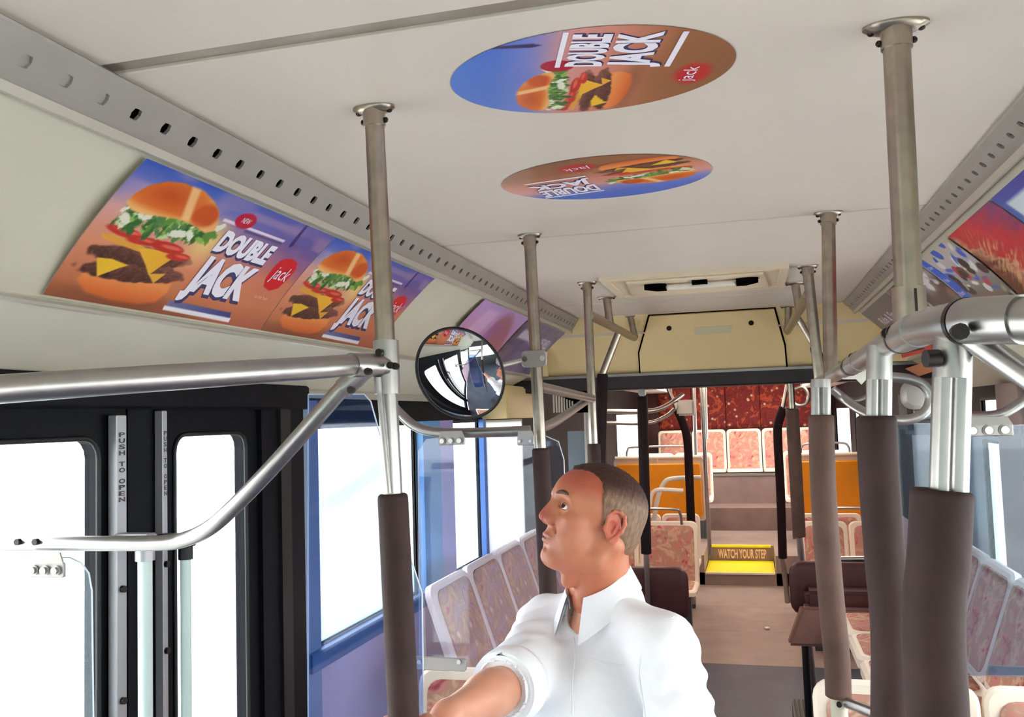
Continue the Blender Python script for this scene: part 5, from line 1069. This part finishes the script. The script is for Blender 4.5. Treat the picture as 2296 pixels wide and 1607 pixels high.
dS = (WR-ER)/np.linalg.norm(WR-ER); Fc.add(Fc.rc(eR-dS*.012, eR+dS*.016, .0605, .0600), .004); Fc.sub(Fc.rc(eR+dS*.10, eR+dS*.030, .052, .050), .003)
nk = (nbw+UP*.0); Fc.sub(Fc.rc(nk+fb*.010-UP*.035, HL((-.03, 0, -.05)), .062, .066), .006)
vA = nbw+fb*.075-UP*.010; Fc.sub(Fc.rc(vA+UP*.03, vA+fb*.02-UP*.050, .026, .004), .004)
V, Q = Fc.mesh()
# folds: ripples that run across the sleeves and chest
def ripple(P, a, b, amp, fr, ph):
    ab = b-a; L = np.linalg.norm(ab); t = ((P-a) @ ab)/L**2; q = P-a-t[:, None]*ab; r = np.linalg.norm(q, axis=1); m = np.clip(1-np.abs(t-.5)/.75, 0, 1)*np.exp(-(r/.085)**4)
    return amp*m*np.sin(t*fr+ph+3*smooth_noise(P, 18, 7)+1.5*np.sin(np.arctan2(q[:, 0], q[:, 2])*2))
fold = ripple(V, SL, EL, .0075, 26, 0)+ripple(V, SR, ER, .0055, 30, 1)+.0075*smooth_noise(V*np.array([1, 1, .55]), 42, 9)+.0030*np.abs(smooth_noise(V, 75, 10))
nn = V-np.where((V[:, 2] > 1.0)[:, None], MS-UP*.1, hipc); nn /= np.linalg.norm(nn, axis=1)[:, None]; V = V+nn*fold[:, None]
np_mesh('shirt', V-base_, Q, man, M['shirt'])
# collar: stand with two folded leaves, open at the throat
def ring(th, r, dz, kf=1.0): return nbw+UP*(.012+dz)+fb*(r*math.cos(th)*kf+.006)+lw*(r*math.sin(th))
bm = B(); cols = []
for i in range(41):
    th_ = math.radians(22+316*i/40); back = (.5-.5*math.cos(th_))**1.3          # 1 at the nape
    tip = max(0, 1-min(i, 40-i)/9); top = .018+.040*back; row = []
    row.append(ring(th_, .062, -.030-.004*back)); row.append(ring(th_, .065, top-.006-.020*tip)); row.append(ring(th_, .069, top-.020*tip)); row.append(ring(th_, .076, top-.014-.022*tip)); row.append(ring(th_, .092+.010*tip, -.020+.030*back-.070*tip))
    row.append(ring(th_, .088+.010*tip, -.022+.030*back-.070*tip)); row.append(ring(th_, .072, top-.018-.022*tip))
    cols.append([bm.verts.new(Vector(p)) for p in row])
for a, b in zip(cols, cols[1:]):
    for k_ in range(6): bm.faces.new((a[k_], b[k_], b[k_+1], a[k_+1]))
bmesh.ops.recalc_face_normals(bm, faces=bm.faces); co_ = obj('collar', bm, M['shirt'], man, smooth=60)
# seams: thin stitched ridges that follow the cloth
cc_ = (V-_C) @ _R; px_ = np.stack([CX+F*cc_[:, 0]/-cc_[:, 2], CY-F*cc_[:, 1]/-cc_[:, 2]], -1); dist_ = -cc_[:, 2]
def on_shirt(px, py):
    d2 = np.hypot(px_[:, 0]-px, px_[:, 1]-py); near = np.where(d2 < 9)[0]
    return None if len(near) == 0 else Vector(V[near[np.argmin(dist_[near]+d2[near]*.002)]])
def seam(name, pts, r, label=None):
    P_ = [Vector((p[0], p[1])) for p in pts]; q = []
    for a, b in zip(P_, P_[1:]):
        n_s = max(2, int((b-a).length/16))
        for i in range(n_s): q.append(a+(b-a)*i/n_s)
    W_ = [w2 for w2 in (on_shirt(p.x, p.y) for p in q) if w2 is not None]
    for _ in range(3): W_ = [W_[0]]+[(W_[i-1]+W_[i]*2+W_[i+1])/4 for i in range(1, len(W_)-1)]+[W_[-1]]
    obj(name, tube(B(), [w2-Vector(vd)*.001 for w2 in W_], r, 8), M['shirt'], man, smooth=70)
pb = on_shirt(1284, 1384); obj('shirt_button', disc(B(), pb-Vector(vd)*.001, Vector(-vd), .0058, .003, 14), mat('shell_button', (176, 174, 170), .3), man, smooth=40)
seam('armhole_seam', [(1512, 1376), (1475, 1402), (1445, 1442), (1430, 1485), (1430, 1535), (1440, 1600), (1446, 1660)], .0022)
seam('placket_edge', [(1286, 1380), (1288, 1450), (1284, 1530), (1280, 1620)], .0016)
seam('pocket_edge', [(1322, 1476), (1350, 1486), (1385, 1492), (1408, 1492)], .0016)
# rolled cuff band
q = [Vector(eR+dS*d) for d in (-.030, -.022, -.004, .020, .034, .038, .030, .010)]; obj('rolled_cuff', tube(B(), q, 0, 32, cap=False, rs=[.046, .0700, .0735, .0715, .0680, .0620, .0530, .0500]), M['shirt'], man, smooth=70)
# trousers, shoes, belt
Fp = Field((-.62, 1.62, .02), (.10, 2.22, .95), .009)
Fp.add(Fp.rc(hipc+UP*.06, hipc-UP*.02, .115, .125, (fb, .8)), .04)
for hp_, kn, an in legs: Fp.add(Fp.rc(hp_, kn, .092, .070), .03); Fp.add(Fp.rc(kn, an+UP*.0, .070, .060), .02)
V, Q = Fp.mesh(); np_mesh('trousers', V-base_, Q, man, M['trouser'])
for hp_, kn, an in legs:
    F2 = Field(np.minimum(an, an+fb*.2)-np.array([.06, .06, .09]), np.maximum(an, an+fb*.2)+np.array([.06, .06, .06]), .006); a = an-UP*.04
    F2.add(F2.rc(a-fb*.03, a+fb*.17, .042, .038), .02); F2.add(F2.rc(a, an+UP*.02, .045, .045), .02); F2.inter(.004-F2.g[..., 2]); V, Q = F2.mesh(); np_mesh('shoe', V-base_, Q, man, M['shoe'])
